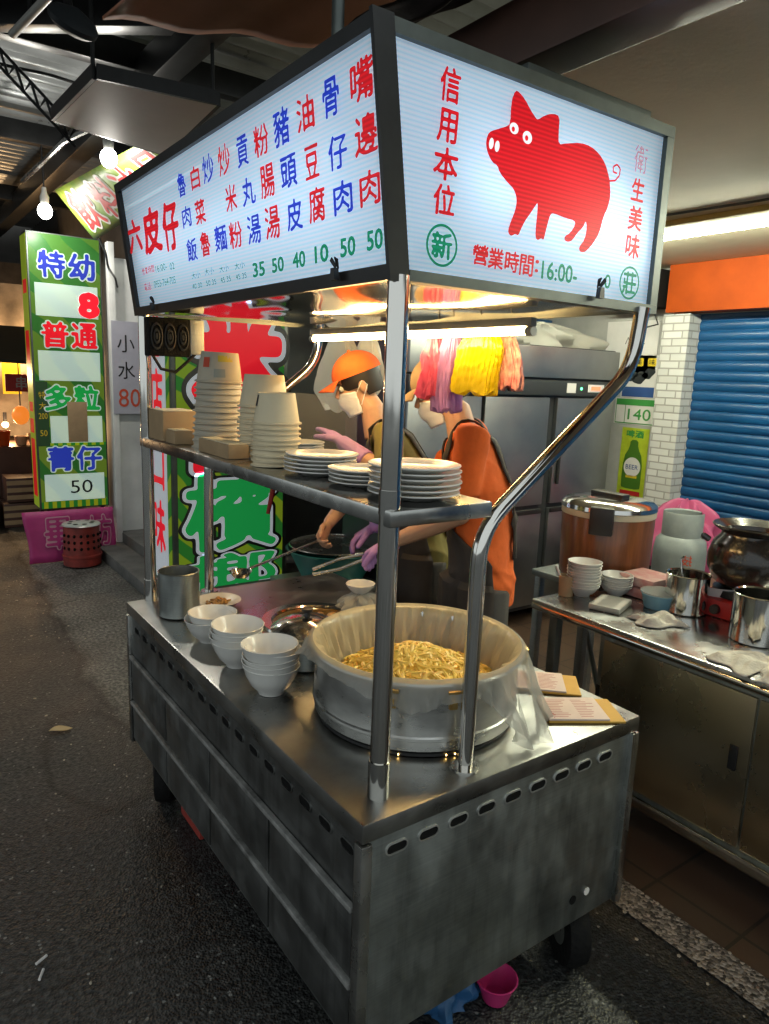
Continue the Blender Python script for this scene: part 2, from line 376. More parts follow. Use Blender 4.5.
# ================================================================ SETTING
def ground_mat():
    M = bpy.data.materials.new('asphalt'); M.use_nodes = True; nt = M.node_tree; b = nt.nodes['Principled BSDF']; L = nt.links.new
    tc = _n(nt, 'ShaderNodeTexCoord')
    big = _n(nt, 'ShaderNodeTexNoise'); big.inputs['Scale'].default_value = 0.9; big.inputs['Detail'].default_value = 7; big.inputs['Roughness'].default_value = 0.7
    fin = _n(nt, 'ShaderNodeTexVoronoi'); fin.inputs['Scale'].default_value = 120
    med = _n(nt, 'ShaderNodeTexNoise'); med.inputs['Scale'].default_value = 55; med.inputs['Detail'].default_value = 5
    for x in (big, fin, med): L(tc.outputs['Object'], x.inputs['Vector'])
    r1 = _n(nt, 'ShaderNodeValToRGB'); e = r1.color_ramp.elements
    e[0].position = .34; e[0].color = (.017, .018, .019, 1); e[1].position = .66; e[1].color = (.043, .044, .043, 1)
    L(big.outputs[0], r1.inputs[0])
    r2 = _n(nt, 'ShaderNodeValToRGB'); e = r2.color_ramp.elements; e[0].position = .42; e[0].color = (.45, .45, .45, 1); e[1].position = .70; e[1].color = (2.3, 2.3, 2.2, 1)
    L(med.outputs[0], r2.inputs[0])
    mx = _n(nt, 'ShaderNodeMixRGB'); mx.blend_type = 'MULTIPLY'; mx.inputs[0].default_value = 1
    def math_(op, x, y=None):
        n = _n(nt, 'ShaderNodeMath'); n.operation = op
        for i, q in enumerate((x, y)):
            if q is None: continue
            if isinstance(q, (int, float)): n.inputs[i].default_value = q
            else: L(q, n.inputs[i])
        return n.outputs[0]
    sx = _n(nt, 'ShaderNodeSeparateXYZ'); L(tc.outputs['Object'], sx.inputs[0])
    wob = _n(nt, 'ShaderNodeTexNoise'); wob.inputs['Scale'].default_value = 2.2; wob.inputs['Detail'].default_value = 8; wob.inputs['Roughness'].default_value = .65; L(tc.outputs['Object'], wob.inputs['Vector'])
    # worn concrete gutter between the asphalt and the pavement, with a dark broken joint
    edge = math_('ADD', math_('ADD', sx.outputs[0], math_('MULTIPLY', sx.outputs[1], -.045)), math_('MULTIPLY', math_('SUBTRACT', wob.outputs[0], .5), .34))
    rg = _n(nt, 'ShaderNodeValToRGB'); e = rg.color_ramp.elements; e[0].position = .0; e[0].color = (0, 0, 0, 1); e[1].position = 1; e[1].color = (1, 1, 1, 1)
    mg = _n(nt, 'ShaderNodeMapRange'); mg.interpolation_type = 'SMOOTHSTEP'; mg.inputs[1].default_value = .66; mg.inputs[2].default_value = .76; L(edge, mg.inputs[0])
    my = _n(nt, 'ShaderNodeMapRange'); my.interpolation_type = 'SMOOTHSTEP'; my.inputs[1].default_value = 2.6; my.inputs[2].default_value = 3.6; L(sx.outputs[1], my.inputs[0])
    cf = math_('MULTIPLY', mg.outputs[0], my.outputs[0])
    jd = math_('MULTIPLY', math_('SUBTRACT', 1.0, math_('MINIMUM', math_('MULTIPLY', math_('ABSOLUTE', math_('SUBTRACT', edge, .67)), 45), 1.0)), my.outputs[0])
    cc = _n(nt, 'ShaderNodeValToRGB'); e = cc.color_ramp.elements; e[0].position = .3; e[0].color = (.060, .060, .056, 1); e[1].position = .7; e[1].color = (.150, .150, .140, 1); L(wob.outputs[0], cc.inputs[0])
    mc = _n(nt, 'ShaderNodeMixRGB'); L(cf, mc.inputs[0]); L(r1.outputs[0], mc.inputs[1]); L(cc.outputs[0], mc.inputs[2])
    # cracks
    wv = _n(nt, 'ShaderNodeVectorMath'); wv.operation = 'MULTIPLY_ADD'; wv.inputs[1].default_value = (.35, .35, 0); L(wob.outputs['Color'], wv.inputs[0]); L(tc.outputs['Object'], wv.inputs[2])
    ck = _n(nt, 'ShaderNodeTexVoronoi'); ck.feature = 'DISTANCE_TO_EDGE'; ck.inputs['Scale'].default_value = .85; L(wv.outputs[0], ck.inputs['Vector'])
    ckm = math_('MULTIPLY', math_('SUBTRACT', 1.0, math_('MINIMUM', math_('MULTIPLY', ck.outputs['Distance'], 130), 1.0)), math_('GREATER_THAN', big.outputs[0], .44))
    # newer patch of asphalt by the cart, its raised edge's shadow painted as a dark ring
    px = math_('MULTIPLY', math_('SUBTRACT', sx.outputs[0], .68), 5.2); py = math_('MULTIPLY', math_('SUBTRACT', sx.outputs[1], 3.05), 2.3)
    pd = math_('ADD', math_('SQRT', math_('ADD', math_('MULTIPLY', px, px), math_('MULTIPLY', py, py))), math_('MULTIPLY', math_('SUBTRACT', wob.outputs[0], .5), .9))
    edge_shade = math_('SUBTRACT', 1.0, math_('MINIMUM', math_('MULTIPLY', math_('ABSOLUTE', math_('SUBTRACT', pd, 1.0)), 7), 1.0))
    dk = math_('SUBTRACT', 1.0, math_('MULTIPLY', math_('MAXIMUM', math_('MAXIMUM', ckm, jd), edge_shade), .85))
    L(mc.outputs[0], mx.inputs[1]); L(r2.outputs[0], mx.inputs[2])
    mk = _n(nt, 'ShaderNodeMixRGB'); mk.blend_type = 'MULTIPLY'; mk.inputs[0].default_value = 1; L(mx.outputs[0], mk.inputs[1]); L(dk, mk.inputs[2])
    sv = _n(nt, 'ShaderNodeTexVoronoi'); sv.inputs['Scale'].default_value = 75; L(tc.outputs['Object'], sv.inputs['Vector']); sp2 = _n(nt, 'ShaderNodeSeparateColor'); L(sv.outputs['Color'], sp2.inputs[0])
    spk = math_('MULTIPLY', math_('GREATER_THAN', sp2.outputs[0], .965), math_('LESS_THAN', sv.outputs['Distance'], .38))
    ms = _n(nt, 'ShaderNodeMixRGB'); L(spk, ms.inputs[0]); L(mk.outputs[0], ms.inputs[1]); ms.inputs[2].default_value = (.20, .20, .185, 1); L(ms.outputs[0], b.inputs['Base Color'])
    rr = _n(nt, 'ShaderNodeMapRange'); rr.inputs[1].default_value = .3; rr.inputs[2].default_value = .7; rr.inputs[3].default_value = .28; rr.inputs[4].default_value = .80
    L(big.outputs[0], rr.inputs[0]); L(rr.outputs[0], b.inputs['Roughness'])
    ad = _n(nt, 'ShaderNodeMath'); ad.operation = 'ADD'; L(fin.outputs[0], ad.inputs[0]); L(med.outputs[0], ad.inputs[1])
    bp = _n(nt, 'ShaderNodeBump'); bp.inputs['Strength'].default_value = .7; bp.inputs['Distance'].default_value = .006
    L(ad.outputs[0], bp.inputs['Height']); L(bp.outputs[0], b.inputs['Normal'])
    return M
ASPH = ground_mat()
mb = MB().use(ASPH)
mb.grid(2, 2, lambda u, v: (-40+80*u, -30+80*v, 0)); SET('road', mb, ASPH)
CONC = mat('street_concrete', (0.10, 0.10, 0.095), 0.8, var=0.45, vscale=3.0, bump=0.5, bscale=70)
TILE = bpy.data.materials.new('floor_tiles'); TILE.use_nodes = True
nt = TILE.node_tree; b = nt.nodes['Principled BSDF']; tc = _n(nt, 'ShaderNodeTexCoord'); br = _n(nt, 'ShaderNodeTexBrick')
br.offset = 0; br.inputs['Scale'].default_value = 1; br.inputs['Brick Width'].default_value = .3; br.inputs['Row Height'].default_value = .3; br.inputs['Mortar Size'].default_value = .006
br.inputs['Color1'].default_value = (.085, .050, .032, 1); br.inputs['Color2'].default_value = (.062, .038, .026, 1); br.inputs['Mortar'].default_value = (.02, .016, .013, 1)
nt.links.new(tc.outputs['Object'], br.inputs['Vector']); nt.links.new(br.outputs['Color'], b.inputs['Base Color']); b.inputs['Roughness'].default_value = .45
mb = MB().use(TILE); mb.grid(2, 2, lambda u, v: (1.99+6*u, -4+7.95*v, .006)); SET('arcade_floor', mb, TILE)
PEB = bpy.data.materials.new('washed_pebbles'); PEB.use_nodes = True
nt = PEB.node_tree; b = nt.nodes['Principled BSDF']; tc = _n(nt, 'ShaderNodeTexCoord'); vo = _n(nt, 'ShaderNodeTexVoronoi'); vo.inputs['Scale'].default_value = 95
rp = _n(nt, 'ShaderNodeValToRGB'); e = rp.color_ramp.elements; e[0].color = (.05, .045, .04, 1); e[0].position = .25; e[1].color = (.42, .38, .33, 1); e[1].position = .8
nt.links.new(tc.outputs['Object'], vo.inputs['Vector']); nt.links.new(vo.outputs['Color'], rp.inputs[0]); nt.links.new(rp.outputs[0], b.inputs['Base Color']); b.inputs['Roughness'].default_value = .5
bp = _n(nt, 'ShaderNodeBump'); bp.invert = True; bp.inputs['Distance'].default_value = .006; nt.links.new(vo.outputs['Distance'], bp.inputs['Height']); nt.links.new(bp.outputs[0], b.inputs['Normal'])
mb = MB().use(PEB); mb.grid(2, 2, lambda u, v: (1.875+.125*u, -4+7.95*v, .010)); SET('kerb_strip', mb, PEB)
# raised pavement farther up the street
mb = MB().use(CONC); mb.box((1.55, 3.96, 0), (1.78, 9.5, .10), .008); mb.box((1.782, 3.96, 0), (8, 9.5, .19), .008); SET('pavement', mb, CONC)
# arcade ceiling
CEIL = mat('ceiling_paint', (0.58, 0.52, 0.37), 0.75, var=0.10, vscale=1.4, bump=0.05, bscale=50)
mb = MB().use(CEIL); mb.box((1.434, -4, 2.53), (2.45, 3.9, 2.66)); mb.box((2.45, -4, 2.53), (8, 5.4, 2.66)); SET('ceiling', mb, CEIL)
BROWN = mat('brown_beam_paint', (0.085, 0.040, 0.028), 0.45, var=0.2, vscale=6)
t = T('arcade_beam', 'brown painted fascia beam along the edge of the arcade ceiling above the pig sign', 'beam', (1.37, 1, 2.44))
P('beam', MB().use(BROWN).box((1.30, -3, 2.43), (1.431, 3.9, 2.575), .006), BROWN, t)
TARP = mat('dark_tarpaulin', (0.030, 0.022, 0.022), 0.28, var=0.3, vscale=3, bump=0.5, bscale=5, stretch=(3, 1, 1))
mb = MB(); mb.grid(24, 30, lambda u, v: (1.10+.195*u, .3+1.6*v, 2.56+.03*math.sin(u*9+2*v)+.015*math.sin(v*23)+.10*u))
o = ONE('dark_tarpaulin', mb, TARP, 'sagging dark plastic tarpaulin over the cart, left of the brown beam', 'tarpaulin', (1, 1.5, 2.6))
AWN = mat('brown_awning_cloth', (0.52, 0.23, 0.135), 0.7, var=0.12, vscale=4, bump=0.2, bscale=10)
mb = MB(); mb.grid(14, 14, lambda u, v: tuple(Vector((0.79, 2.95, 2.93)).lerp(Vector((1.55, 2.52, 2.90)), u)+Vector((.12, -.72, .03))*v+Vector((0, 0, .012*math.sin(u*14)))))
mb2 = mb
o = ONE('brown_awning', mb, AWN, 'reddish brown awning sheet hanging high above the menu sign', 'awning', (1.1, 2.5, 2.9))
md = o.modifiers.new('thick', 'SOLIDIFY'); md.thickness = .012
# building behind the arcade, shutter etc.
XW = 4.8
WALLM = mat('arcade_wall', (0.42, 0.42, 0.40), 0.7, var=0.15, vscale=3)
ORB = mat('orange_fascia', (0.33, 0.052, 0.004), 0.6, var=0.22, vscale=2.5, spec=.15)
t = T('shop_front', 'orange banded shop front wall above the blue roller shutter', 'shop front', (XW, 0, 0))
P('orange_band', MB().use(ORB).box((XW-.17, -4, 2.205), (XW-.002, 3.11, 2.527)), ORB, t)
P('wall', MB().use(WALLM).box((XW-.04, 3.08, 0), (XW+.12, 5.4, 2.527)), WALLM, t)
BLUE = mat('blue_shutter_paint', (0.005, 0.060, 0.175), 0.33, var=0.30, vscale=3, spec=.5, stretch=(1, .35, 1.5))
mb = MB(); pr = []
zz = 0.02; pit = .069
while zz < 2.19:
    for k in range(7):
        a = k/6; pr.append((XW-.009*math.sin(PI*a)**.6, zz+pit*.88*a))
    pr.append((XW+.006, zz+pit*.92)); pr.append((XW+.006, zz+pit*.97)); zz += pit
mb.grid(len(pr), 2, lambda u, v: (pr[round(u*(len(pr)-1))][0], -4+6.98*v, min(2.2, pr[round(u*(len(pr)-1))][1])), smooth=False)
t = T('roller_shutter', 'closed blue roller shutter with horizontal slats beside the white brick pillar', 'roller shutter', (XW, 0, 0))
P('slat_curtain', mb, BLUE, t)
P('bottom_rail', MB().use(BLUE).box((XW-.03, -4, .006), (XW-.016, 2.98, .06)), BLUE, t)
BRK = bpy.data.materials.new('white_brick_tile'); BRK.use_nodes = True
nt = BRK.node_tree; b = nt.nodes['Principled BSDF']; tc = _n(nt, 'ShaderNodeTexCoord'); sp = _n(nt, 'ShaderNodeSeparateXYZ'); ad = _n(nt, 'ShaderNodeMath'); cb = _n(nt, 'ShaderNodeCombineXYZ'); br = _n(nt, 'ShaderNodeTexBrick')
L = nt.links.new; L(tc.outputs['Object'], sp.inputs[0]); L(sp.outputs[0], ad.inputs[0]); L(sp.outputs[1], ad.inputs[1]); L(ad.outputs[0], cb.inputs[0]); L(sp.outputs[2], cb.inputs[1]); L(cb.outputs[0], br.inputs['Vector'])
br.inputs['Scale'].default_value = 1; br.inputs['Brick Width'].default_value = .15; br.inputs['Row Height'].default_value = .052; br.inputs['Mortar Size'].default_value = .005
br.inputs['Color1'].default_value = (.66, .66, .64, 1); br.inputs['Color2'].default_value = (.54, .54, .52, 1); br.inputs['Mortar'].default_value = (.36, .35, .33, 1)
L(br.outputs['Color'], b.inputs['Base Color']); bp = _n(nt, 'ShaderNodeBump'); bp.invert = True; bp.inputs['Distance'].default_value = .012; L(br.outputs['Fac'], bp.inputs['Height']); L(bp.outputs[0], b.inputs['Normal']); b.inputs['Roughness'].default_value = .5
mb = MB().use(BRK).box((4.66, 2.935, 0), (4.93, 3.14, 2.195))
ONE('brick_pillar', mb, BRK, 'white brick-tiled pillar between the posters and the blue shutter', 'pillar', (4.75, 3.04, 0))
# rear end wall of the arcade
REAR = mat('rear_wall', (0.10, 0.11, 0.115), 0.6, var=0.25, vscale=2)
t = T('rear_wall', 'dark wall closing the arcade behind the fridge and the two cooks', 'wall', (3.5, 5.4, 0))
P('wall', MB().use(REAR).box((2.45, 5.3, .19), (4.75, 5.45, 2.527)), REAR, t)
# ceiling tubes
TUBEC = emis('cool_tube', (0.97, 1.0, 0.78), CEIL_TUBE, .5)
HOUSC = mat('fixture_cream', (0.34, 0.29, 0.13), 0.6, spec=.2)
HOUS = mat('fixture_white', (0.62, 0.62, 0.58), 0.4)
def ceil_light(y0, y1, label):
    t = T('ceiling_light', label, 'ceiling light', (3.58, (y0+y1)/2, 2.53), 'fluorescent lights along the arcade ceiling')
    P('housing', MB().use(HOUSC).box((3.40, y0, 2.502), (3.60, y1, 2.529), .003), HOUSC, t)
    P('tube', MB().use(TUBEC).tube([(3.578, y0+.02, 2.484), (3.578, y1-.02, 2.484)], .0125, 10), TUBEC, t)
ceil_light(1.25, 3.3, 'long lit fluorescent tube on the arcade ceiling right of the pig sign')
ceil_light(-1.2, .95, 'added out-of-view fluorescent tube continuing the arcade ceiling row')  # unseen fixture added for light on the counter and cart
mb = MB(); c = [(2.30, 2.25, 2.526), (2.5, 2.28, 2.50), (2.86, 2.33, 2.455), (3.05, 2.1, 2.47), (3.2, 1.75, 2.50), (3.3, 1.3, 2.526)]
ONE('ceiling_cable', mb.tube(c, .006, 6), BLACKP, 'black cable sagging under the ceiling right of the pig sign', 'cable', (2.8, 2.2, 2.5))
mb = MB().tube([(1.5, 2.0, 2.526), (1.75, 2.12, 2.50), (2.0, 1.9, 2.522)], .004, 6)
ONE('thin_wire', mb, BLACKP, 'thin dark wire crossing the ceiling beside the brown beam', 'wire', (1.7, 2, 2.5))

DARKREFL = mat('stained_steel_dark_reflection', (0.21, 0.215, 0.21), 0.42, 1.0, var=0.14, vscale=9, rvar=0.10, bump=0.05, bscale=10, drips=.4)  # stained steel, base darkened to paint in the dark road's reflection
RAILM = mat('worn_rail', (0.36, 0.36, 0.35), 0.5, .7, var=.5, vscale=14)
TOPM = mat('counter_steel', (0.33, 0.33, 0.315), 0.33, 1.0, var=0.22, vscale=6, rvar=0.10, bump=0.03, bscale=12)
# ================================================================ THE CART
CX0, CX1, CY0, CY1, CZ = .742, 1.667, 1.061, 2.712, .80
t = CART = T('food_cart', 'stainless steel street food cart with counter, shelf and polished pipe posts', 'food cart', (1.2, 1.9, 0))
mb = MB().use(STEELD)
mb.box((CX0+.012, CY0+.012, .225), (CX1-.012, CY1-.012, .752), .004)
P('body', mb, STEELD, t)
# counter top with a rolled lip
mb = MB().use(TOPM); mb.box((CX0, CY0, .755), (CX1, CY1, CZ), .006)
P('counter_top', mb, TOPM, t)
# lower side: rails and door panels on the customer side
P('side_sheet', MB().use(DARKREFL).box((CX0+.0115, CY0+.03, .585), (CX0+.0118, CY1-.03, .7515)), DARKREFL, t)
mb = MB().use(RAILM)
for z in (.585, .395): mb.box((CX0-.004, CY0+.03, z-.007), (CX0+.010, CY1-.03, z+.007), .002)
P('side_rail', mb, RAILM, t)
for i in range(4):
    y0 = CY0+.035+i*.398; y1 = y0+.388
    for z0, z1 in ((.245, .380), (.410, .570)):
        P('door_panel', MB().use(DARKREFL).box((CX0+.004, y0, z0), (CX0+.0115, y1, z1), .002), DARKREFL, t)
for (x, y) in ((CX0+.012, CY0+.012), (CX1-.012, CY0+.012), (CX0+.012, CY1-.012)):
    P('corner_trim', MB().use(STEEL).box((x-.014, y-.014, .222), (x+.014, y+.014, .7505), .003), STEEL, t)
# vent slots
def slot_pts(cx, cz, w, h, n=8):
    r = h/2; q = []
    for k in range(n+1): a = -PI/2+PI*k/n; q.append((cx+w/2-r+r*math.cos(a), cz+r*math.sin(a)))
    for k in range(n+1): a = PI/2+PI*k/n; q.append((cx-w/2+r+r*math.cos(a), cz+r*math.sin(a)))
    return q
def vent(axis, c):
    mb = MB().use(ALU if axis == 'y' else DARKREFL); o, i = slot_pts(c, .710, .060, .0290), slot_pts(c, .710, .053, .0220); n = len(o)
    f = (lambda u, z, d: (u, CY0+.012-d, z)) if axis == 'y' else (lambda u, z, d: (CX0+.012-d, u, z))
    for k in range(n):
        a, b2 = o[k], o[(k+1) % n]; c1, d1 = i[k], i[(k+1) % n]
        mb.poly([f(*a, 0), f(*b2, 0), f(*b2, .003), f(*a, .003)]); mb.poly([f(*a, .003), f(*b2, .003), f(*d1, .0035), f(*c1, .0035)])
        mb.poly([f(*c1, .0035), f(*d1, .0035), f(*d1, .0014), f(*c1, .0014)])
    mb.use(DARK).poly([f(*q, .0014) for q in i])  # slot is not cut: a black face paints the shade inside
    P('vent_slot', mb, ALU, t)
for k in range(9): vent('y', .84+k*.0875)
for k in range(17): vent('x', 1.13+k*.0925)
mb = MB().use(PAPER); mb.lathe([(0, .002), (.011, .002), (.011, 0)], n=20, mtx=Matrix.Translation((1.52, CY0+.0115, .304)) @ Matrix.Rotation(PI/2, 4, 'X'))
P('round_sticker', mb, PAPER, t)
mb = MB().use(DARK); mb.lathe([(0, .002), (.013, .002), (.013, 0)], n=20, mtx=Matrix.Translation((1.462, CY0+.0115, .302)) @ Matrix.Rotation(PI/2, 4, 'X'))
P('drain_hole', mb, DARK, t)  # black disc stands for the darkness of an open hole
# wheels under the cart
RUB = mat('tyre_rubber', (0.008, 0.008, 0.008), 0.75, bump=.6, bscale=50, spec=.15)
def wheel(x, y, r):
    w = P('wheel', MB().use(RUB).lathe([(r*.5, -.03), (r*.8, -.035), (r*.96, -.03), (r, -.012), (r, .012), (r*.96, .03), (r*.8, .035), (r*.5, .03)], n=32, mtx=Matrix.Translation((x, y, r)) @ Matrix.Rotation(PI/2, 4, 'Y') @ Matrix.Rotation(.5, 4, 'X')), RUB, t)
    P('hub', MB().use(STEELD).lathe([(0, -.034), (r*.5, -.03), (r*.52, 0), (r*.5, .03), (0, .034)], n=20, mtx=Matrix.Translation((x, y, r)) @ Matrix.Rotation(PI/2, 4, 'Y') @ Matrix.Rotation(.5, 4, 'X')), STEELD, w)
    P('fork', MB().use(BLACKM).box((x-.045, y-.025, r), (x+.045, y+.025, .235)), BLACKM, w)
wheel(1.57, 1.165, .118); wheel(.86, 1.2, .09); wheel(1.55, 2.58, .09); wheel(.84, 2.58, .10)
# posts
def post(name, pts, r=.021, n=20): return P(name, MB().use(PIPE).tube(pts, r, n), PIPE, t)
def rounded(pts, rad, n=7):
    pts = [Vector(p) for p in pts]; out = [pts[0]]
    for a, b2, c in zip(pts, pts[1:], pts[2:]):
        d1 = (a-b2).normalized(); d2 = (c-b2).normalized(); p, q = b2+d1*rad, b2+d2*rad
        for k in range(n+1):
            s = k/n; out.append(p*(1-s)**2+b2*2*s*(1-s)+q*s*s)
    return out+[pts[-1]]
for y in (1.135, 2.690):
    p = post('post', [(.832, y, CZ), (.832, y, 1.885)], .0215)
    P('collar', MB().use(CHROME).tube([(.832, y, CZ), (.832, y, CZ+.085)], .0245, 20), CHROME, p)
    P('joint_ring', MB().use(CHROME).tube([(.832, y, 1.425), (.832, y, 1.475)], .0232, 20), CHROME, p)
for y in (1.118, 2.685):
    post('bent_post', rounded([(1.068, y, CZ), (1.070, y, 1.372), (1.548, y, 1.735), (1.568, y, 1.885)], .075), .0185)
    P('foot_flange', MB().use(CHROME).tube([(1.068, y, CZ), (1.068, y, CZ+.006)], .034, 20), CHROME, t)
post('inner_post', [(1.068, 1.95, 1.404), (1.068, 1.95, 1.378)], .012)
# shelf
mb = MB().use(STEEL); mb.box((.812, 1.105, 1.402), (1.088, 2.715, 1.437), .004)
P('shelf', mb, STEEL, t)
P('guard_pane', MB().use(ACRYL).box((1.150, 1.75, 1.44), (1.153, 2.62, 1.63)), ACRYL, t)
# ---- roof sign box
SX0, SX1, SY0, SY1, SZ0, SZ1, TX0 = .809, 1.627, 1.124, 2.706, 1.875, 2.309, .750
t = SIGNB = T('lightbox_sign', 'big glowing white light box sign on the cart with menu and red pig', 'light box sign', (1.2, 1.9, 1.87))
def MP(s, v, l=0.0):    # menu face: s metres from the near corner, v metres up the tilted face, l proud of it
    k = v/.438; return (SX0+(TX0-SX0)*k-.991*l, SY0+s, SZ0+(SZ1-SZ0)*k-.135*l)
def PPG(x, z, l=0.0): return (x, SY0-l, z)
mb = MB().use(SIGNW); mb.poly([MP(.004, .02, -.008), MP(1.56, .02, -.008), MP(1.56, .42, -.008), MP(.004, .42, -.008)])
P('menu_panel', mb, SIGNW, t)
mb = MB().use(SIGNW); mb.poly([PPG(.80, 1.895, -.008), PPG(1.607, 1.895, -.008), PPG(1.607, 2.29, -.008), PPG(.765, 2.29, -.008)])
P('pig_panel', mb, SIGNW, t)
def bar(mb, f, a, b2, c, d, o, i):   # frame bar with corners in face coordinates, o proud, i deep
    q = [a, b2, c, d]; A = [f(*p, o) for p in q]; B = [f(*p, i) for p in q]
    va = [mb.bm.verts.new(p) for p in A]; vb = [mb.bm.verts.new(p) for p in B]
    mb.face(va); mb.face(vb[::-1])
    for k in range(4): mb.face([va[k], vb[k], vb[(k+1) % 4], va[(k+1) % 4]])
mb = MB().use(BLACKM)
bar(mb, MP, (0, 0), (1.582, 0), (1.582, .028), (0, .028), .006, -.03); bar(mb, MP, (0, .412), (1.582, .412), (1.582, .438), (0, .438), .006, -.03)
bar(mb, MP, (1.548, .028), (1.582, .028), (1.582, .412), (1.548, .412), .0055, -.03)
bar(mb, MP, (0, .028), (.006, .028), (.006, .412), (0, .412), .0055, -.0305)
P('menu_frame', mb, BLACKM, t)
FST = mat('grey_frame_steel', (0.10, 0.115, 0.11), 0.40, 0.6, var=.2, vscale=9)
mb = MB().use(FST)
bar(mb, PPG, (.8465, 1.875), (SX1, 1.875), (SX1, 1.896), (.8465, 1.896), .005, -.03); bar(mb, PPG, (.788, 2.284), (SX1, 2.284), (SX1, 2.309), (.788, 2.309), .005, -.03)
bar(mb, PPG, (1.600, 1.8965), (SX1, 1.8965), (SX1, 2.2835), (1.600, 2.2835), .0045, -.03)
P('pig_frame', mb, FST, t)
mb = MB().use(BLACKM); bar(mb, PPG, (.800, 1.872), (.846, 1.872), (.787, 2.312), (.741, 2.312), .0065, -.004); P('corner_frame', mb, BLACKM, t)
mb = MB().use(FST); mb.poly([(SX0, SY0, SZ1-.001), (SX1, SY0, SZ1-.001), (SX1, SY1, SZ1-.001), (TX0, SY1, SZ1-.001)]); mb.box((SX1-.006, SY0+.003, SZ0+.004), (SX1, SY1, SZ1-.004)); mb.box((TX0+.06, SY1-.006, SZ0+.004), (SX1-.01, SY1, SZ1-.004))
P('casing', mb, FST, t)
mb = MB().use(MIRROR); mb.grid(40, 60, lambda u, v: (SX0+.03+(SX1-SX0-.04)*u, SY0+.034+(SY1-SY0-.05)*v, SZ0+.012+.0025*math.sin(u*7+v*4)+.0015*math.sin(v*19)))
P('underside', mb, MIRROR, t)
LEDM = emis('sign_led', (0.80, 0.92, 1.0), LED, .5)
mb = MB().use(LEDM)
mb.tube([(.93, SY0+.12, 2.09), (.93, SY1-.10, 2.09)], .011, 8); mb.tube([(.98, SY0+.12, 2.10), (1.55, SY0+.12, 2.06)], .011, 8); mb.tube([(1.25, SY0+.10, 2.15), (1.57, SY0+.10, 1.99)], .009, 8)
P('led_tube', mb, LEDM, t)
# menu lettering
MENU_R = [('嘴',0.051,0.345,0.073,0.066),('邊',0.050,0.256,0.074,0.066),('肉',0.050,0.166,0.065,0.059),('油',0.259,0.341,0.070,0.062),('豆',0.250,0.249,0.056,0.060),('腐',0.245,0.167,0.066,0.066),('粉',0.462,0.336,0.072,0.062),('腸',0.453,0.249,0.070,0.067),('湯',0.450,0.161,0.073,0.069),('炒',0.671,0.337,0.070,0.068),('米',0.657,0.246,0.068,0.062),('粉',0.655,0.160,0.076,0.062),('白',0.868,0.332,0.060,0.056),('菜',0.864,0.245,0.072,0.061),('魯',0.858,0.162,0.070,0.063)]
MENU_B = [('骨',0.158,0.344,0.058,0.064),('仔',0.150,0.247,0.067,0.060),('肉',0.144,0.165,0.067,0.059),('豬',0.363,0.340,0.070,0.070),('頭',0.350,0.250,0.072,0.062),('皮',0.343,0.162,0.069,0.062),('貢',0.563,0.334,0.062,0.064),('丸',0.554,0.245,0.071,0.060),('湯',0.548,0.159,0.073,0.064),('炒',0.775,0.337,0.072,0.065),('麵',0.751,0.164,0.078,0.062),('魯',0.972,0.333,0.062,0.061),('肉',0.967,0.248,0.066,0.054),('飯',0.960,0.158,0.076,0.061)]
MENU_H = [('六',1.455,0.257,0.135,0.099),('皮',1.278,0.251,0.165,0.128),('仔',1.105,0.241,0.130,0.130)]
MENU_G = [('35',0.547,0.067,0.064,0.032),('50',0.445,0.068,0.058,0.031),('40',0.343,0.069,0.056,0.032),('10',0.244,0.071,0.054,0.033),('50',0.141,0.073,0.054,0.034),('50',0.046,0.075,0.051,0.034),('大小',0.956,0.088,0.070,0.018),('大小',0.855,0.090,0.067,0.018),('大小',0.753,0.088,0.063,0.017),('大小',0.653,0.086,0.063,0.017),('40 30',0.958,0.059,0.076,0.015),('50 35',0.852,0.060,0.072,0.015),('45 35',0.751,0.060,0.068,0.015),('45 35',0.652,0.060,0.065,0.014),('16:00-',1.240,0.135,0.110,0.021),('02',1.140,0.130,0.041,0.020),('0955-764-705',1.230,0.090,0.205,0.022)]
MENU_S = [('營業時間',1.372,0.139,0.130,0.025),('電話:',1.398,0.089,0.080,0.025)]
MPf = lambda u, v, l=0: MP(-u, v, l)     # reading direction runs from far to near
def letters(name, rows, m, f, res, grow, slant=0.0, lift=.0015, flip=True):
    mb = MB().use(m)
    for ch, a, b2, w, h in rows: ink(mb, ch, f, -a if flip else a, b2, w, h, res, grow, lift, slant)
    return P(name, mb, m, SIGNB)
letters('red_lettering', MENU_R, SRED, MPf, 56, .021, .06)
letters('blue_lettering', MENU_B, SBLUE, MPf, 56, .021, .06)
letters('red_heading', MENU_H, SRED, MPf, 52, .042, .08)
letters('green_prices', MENU_G[:6], SGREEN, MPf, 40, .05, .10)
letters('small_green_lettering', MENU_G[6:], SGREEN, MPf, 30, .01, .0)
letters('small_red_lettering', MENU_S, SRED, MPf, 26, .0, .0)
PIG_R = [('信',0.924,2.233,0.047,0.059),('用',0.922,2.162,0.047,0.057),('本',0.923,2.096,0.059,0.057),('位',0.923,2.032,0.053,0.055),('營',1.024,1.944,0.041,0.038),('業',1.068,1.942,0.042,0.040),('時',1.114,1.941,0.040,0.041),('間',1.158,1.939,0.040,0.042),(':',1.189,1.941,0.010,0.025),('生',1.510,2.149,0.047,0.049),('美',1.511,2.086,0.052,0.053),('味',1.511,2.023,0.052,0.054)]
PIG_G = [('16:00-',1.263,1.936,0.115,0.037),('0',1.430,1.934,0.021,0.031),('新',0.923,1.949,0.050,0.048),('莊',1.512,1.939,0.050,0.050)]
letters('red_lettering', PIG_R, SRED, PPG, 56, .026, .05, flip=False)
SFADE = backlit('sign_faded_red', (0.72, 0.40, 0.46), SIGN)
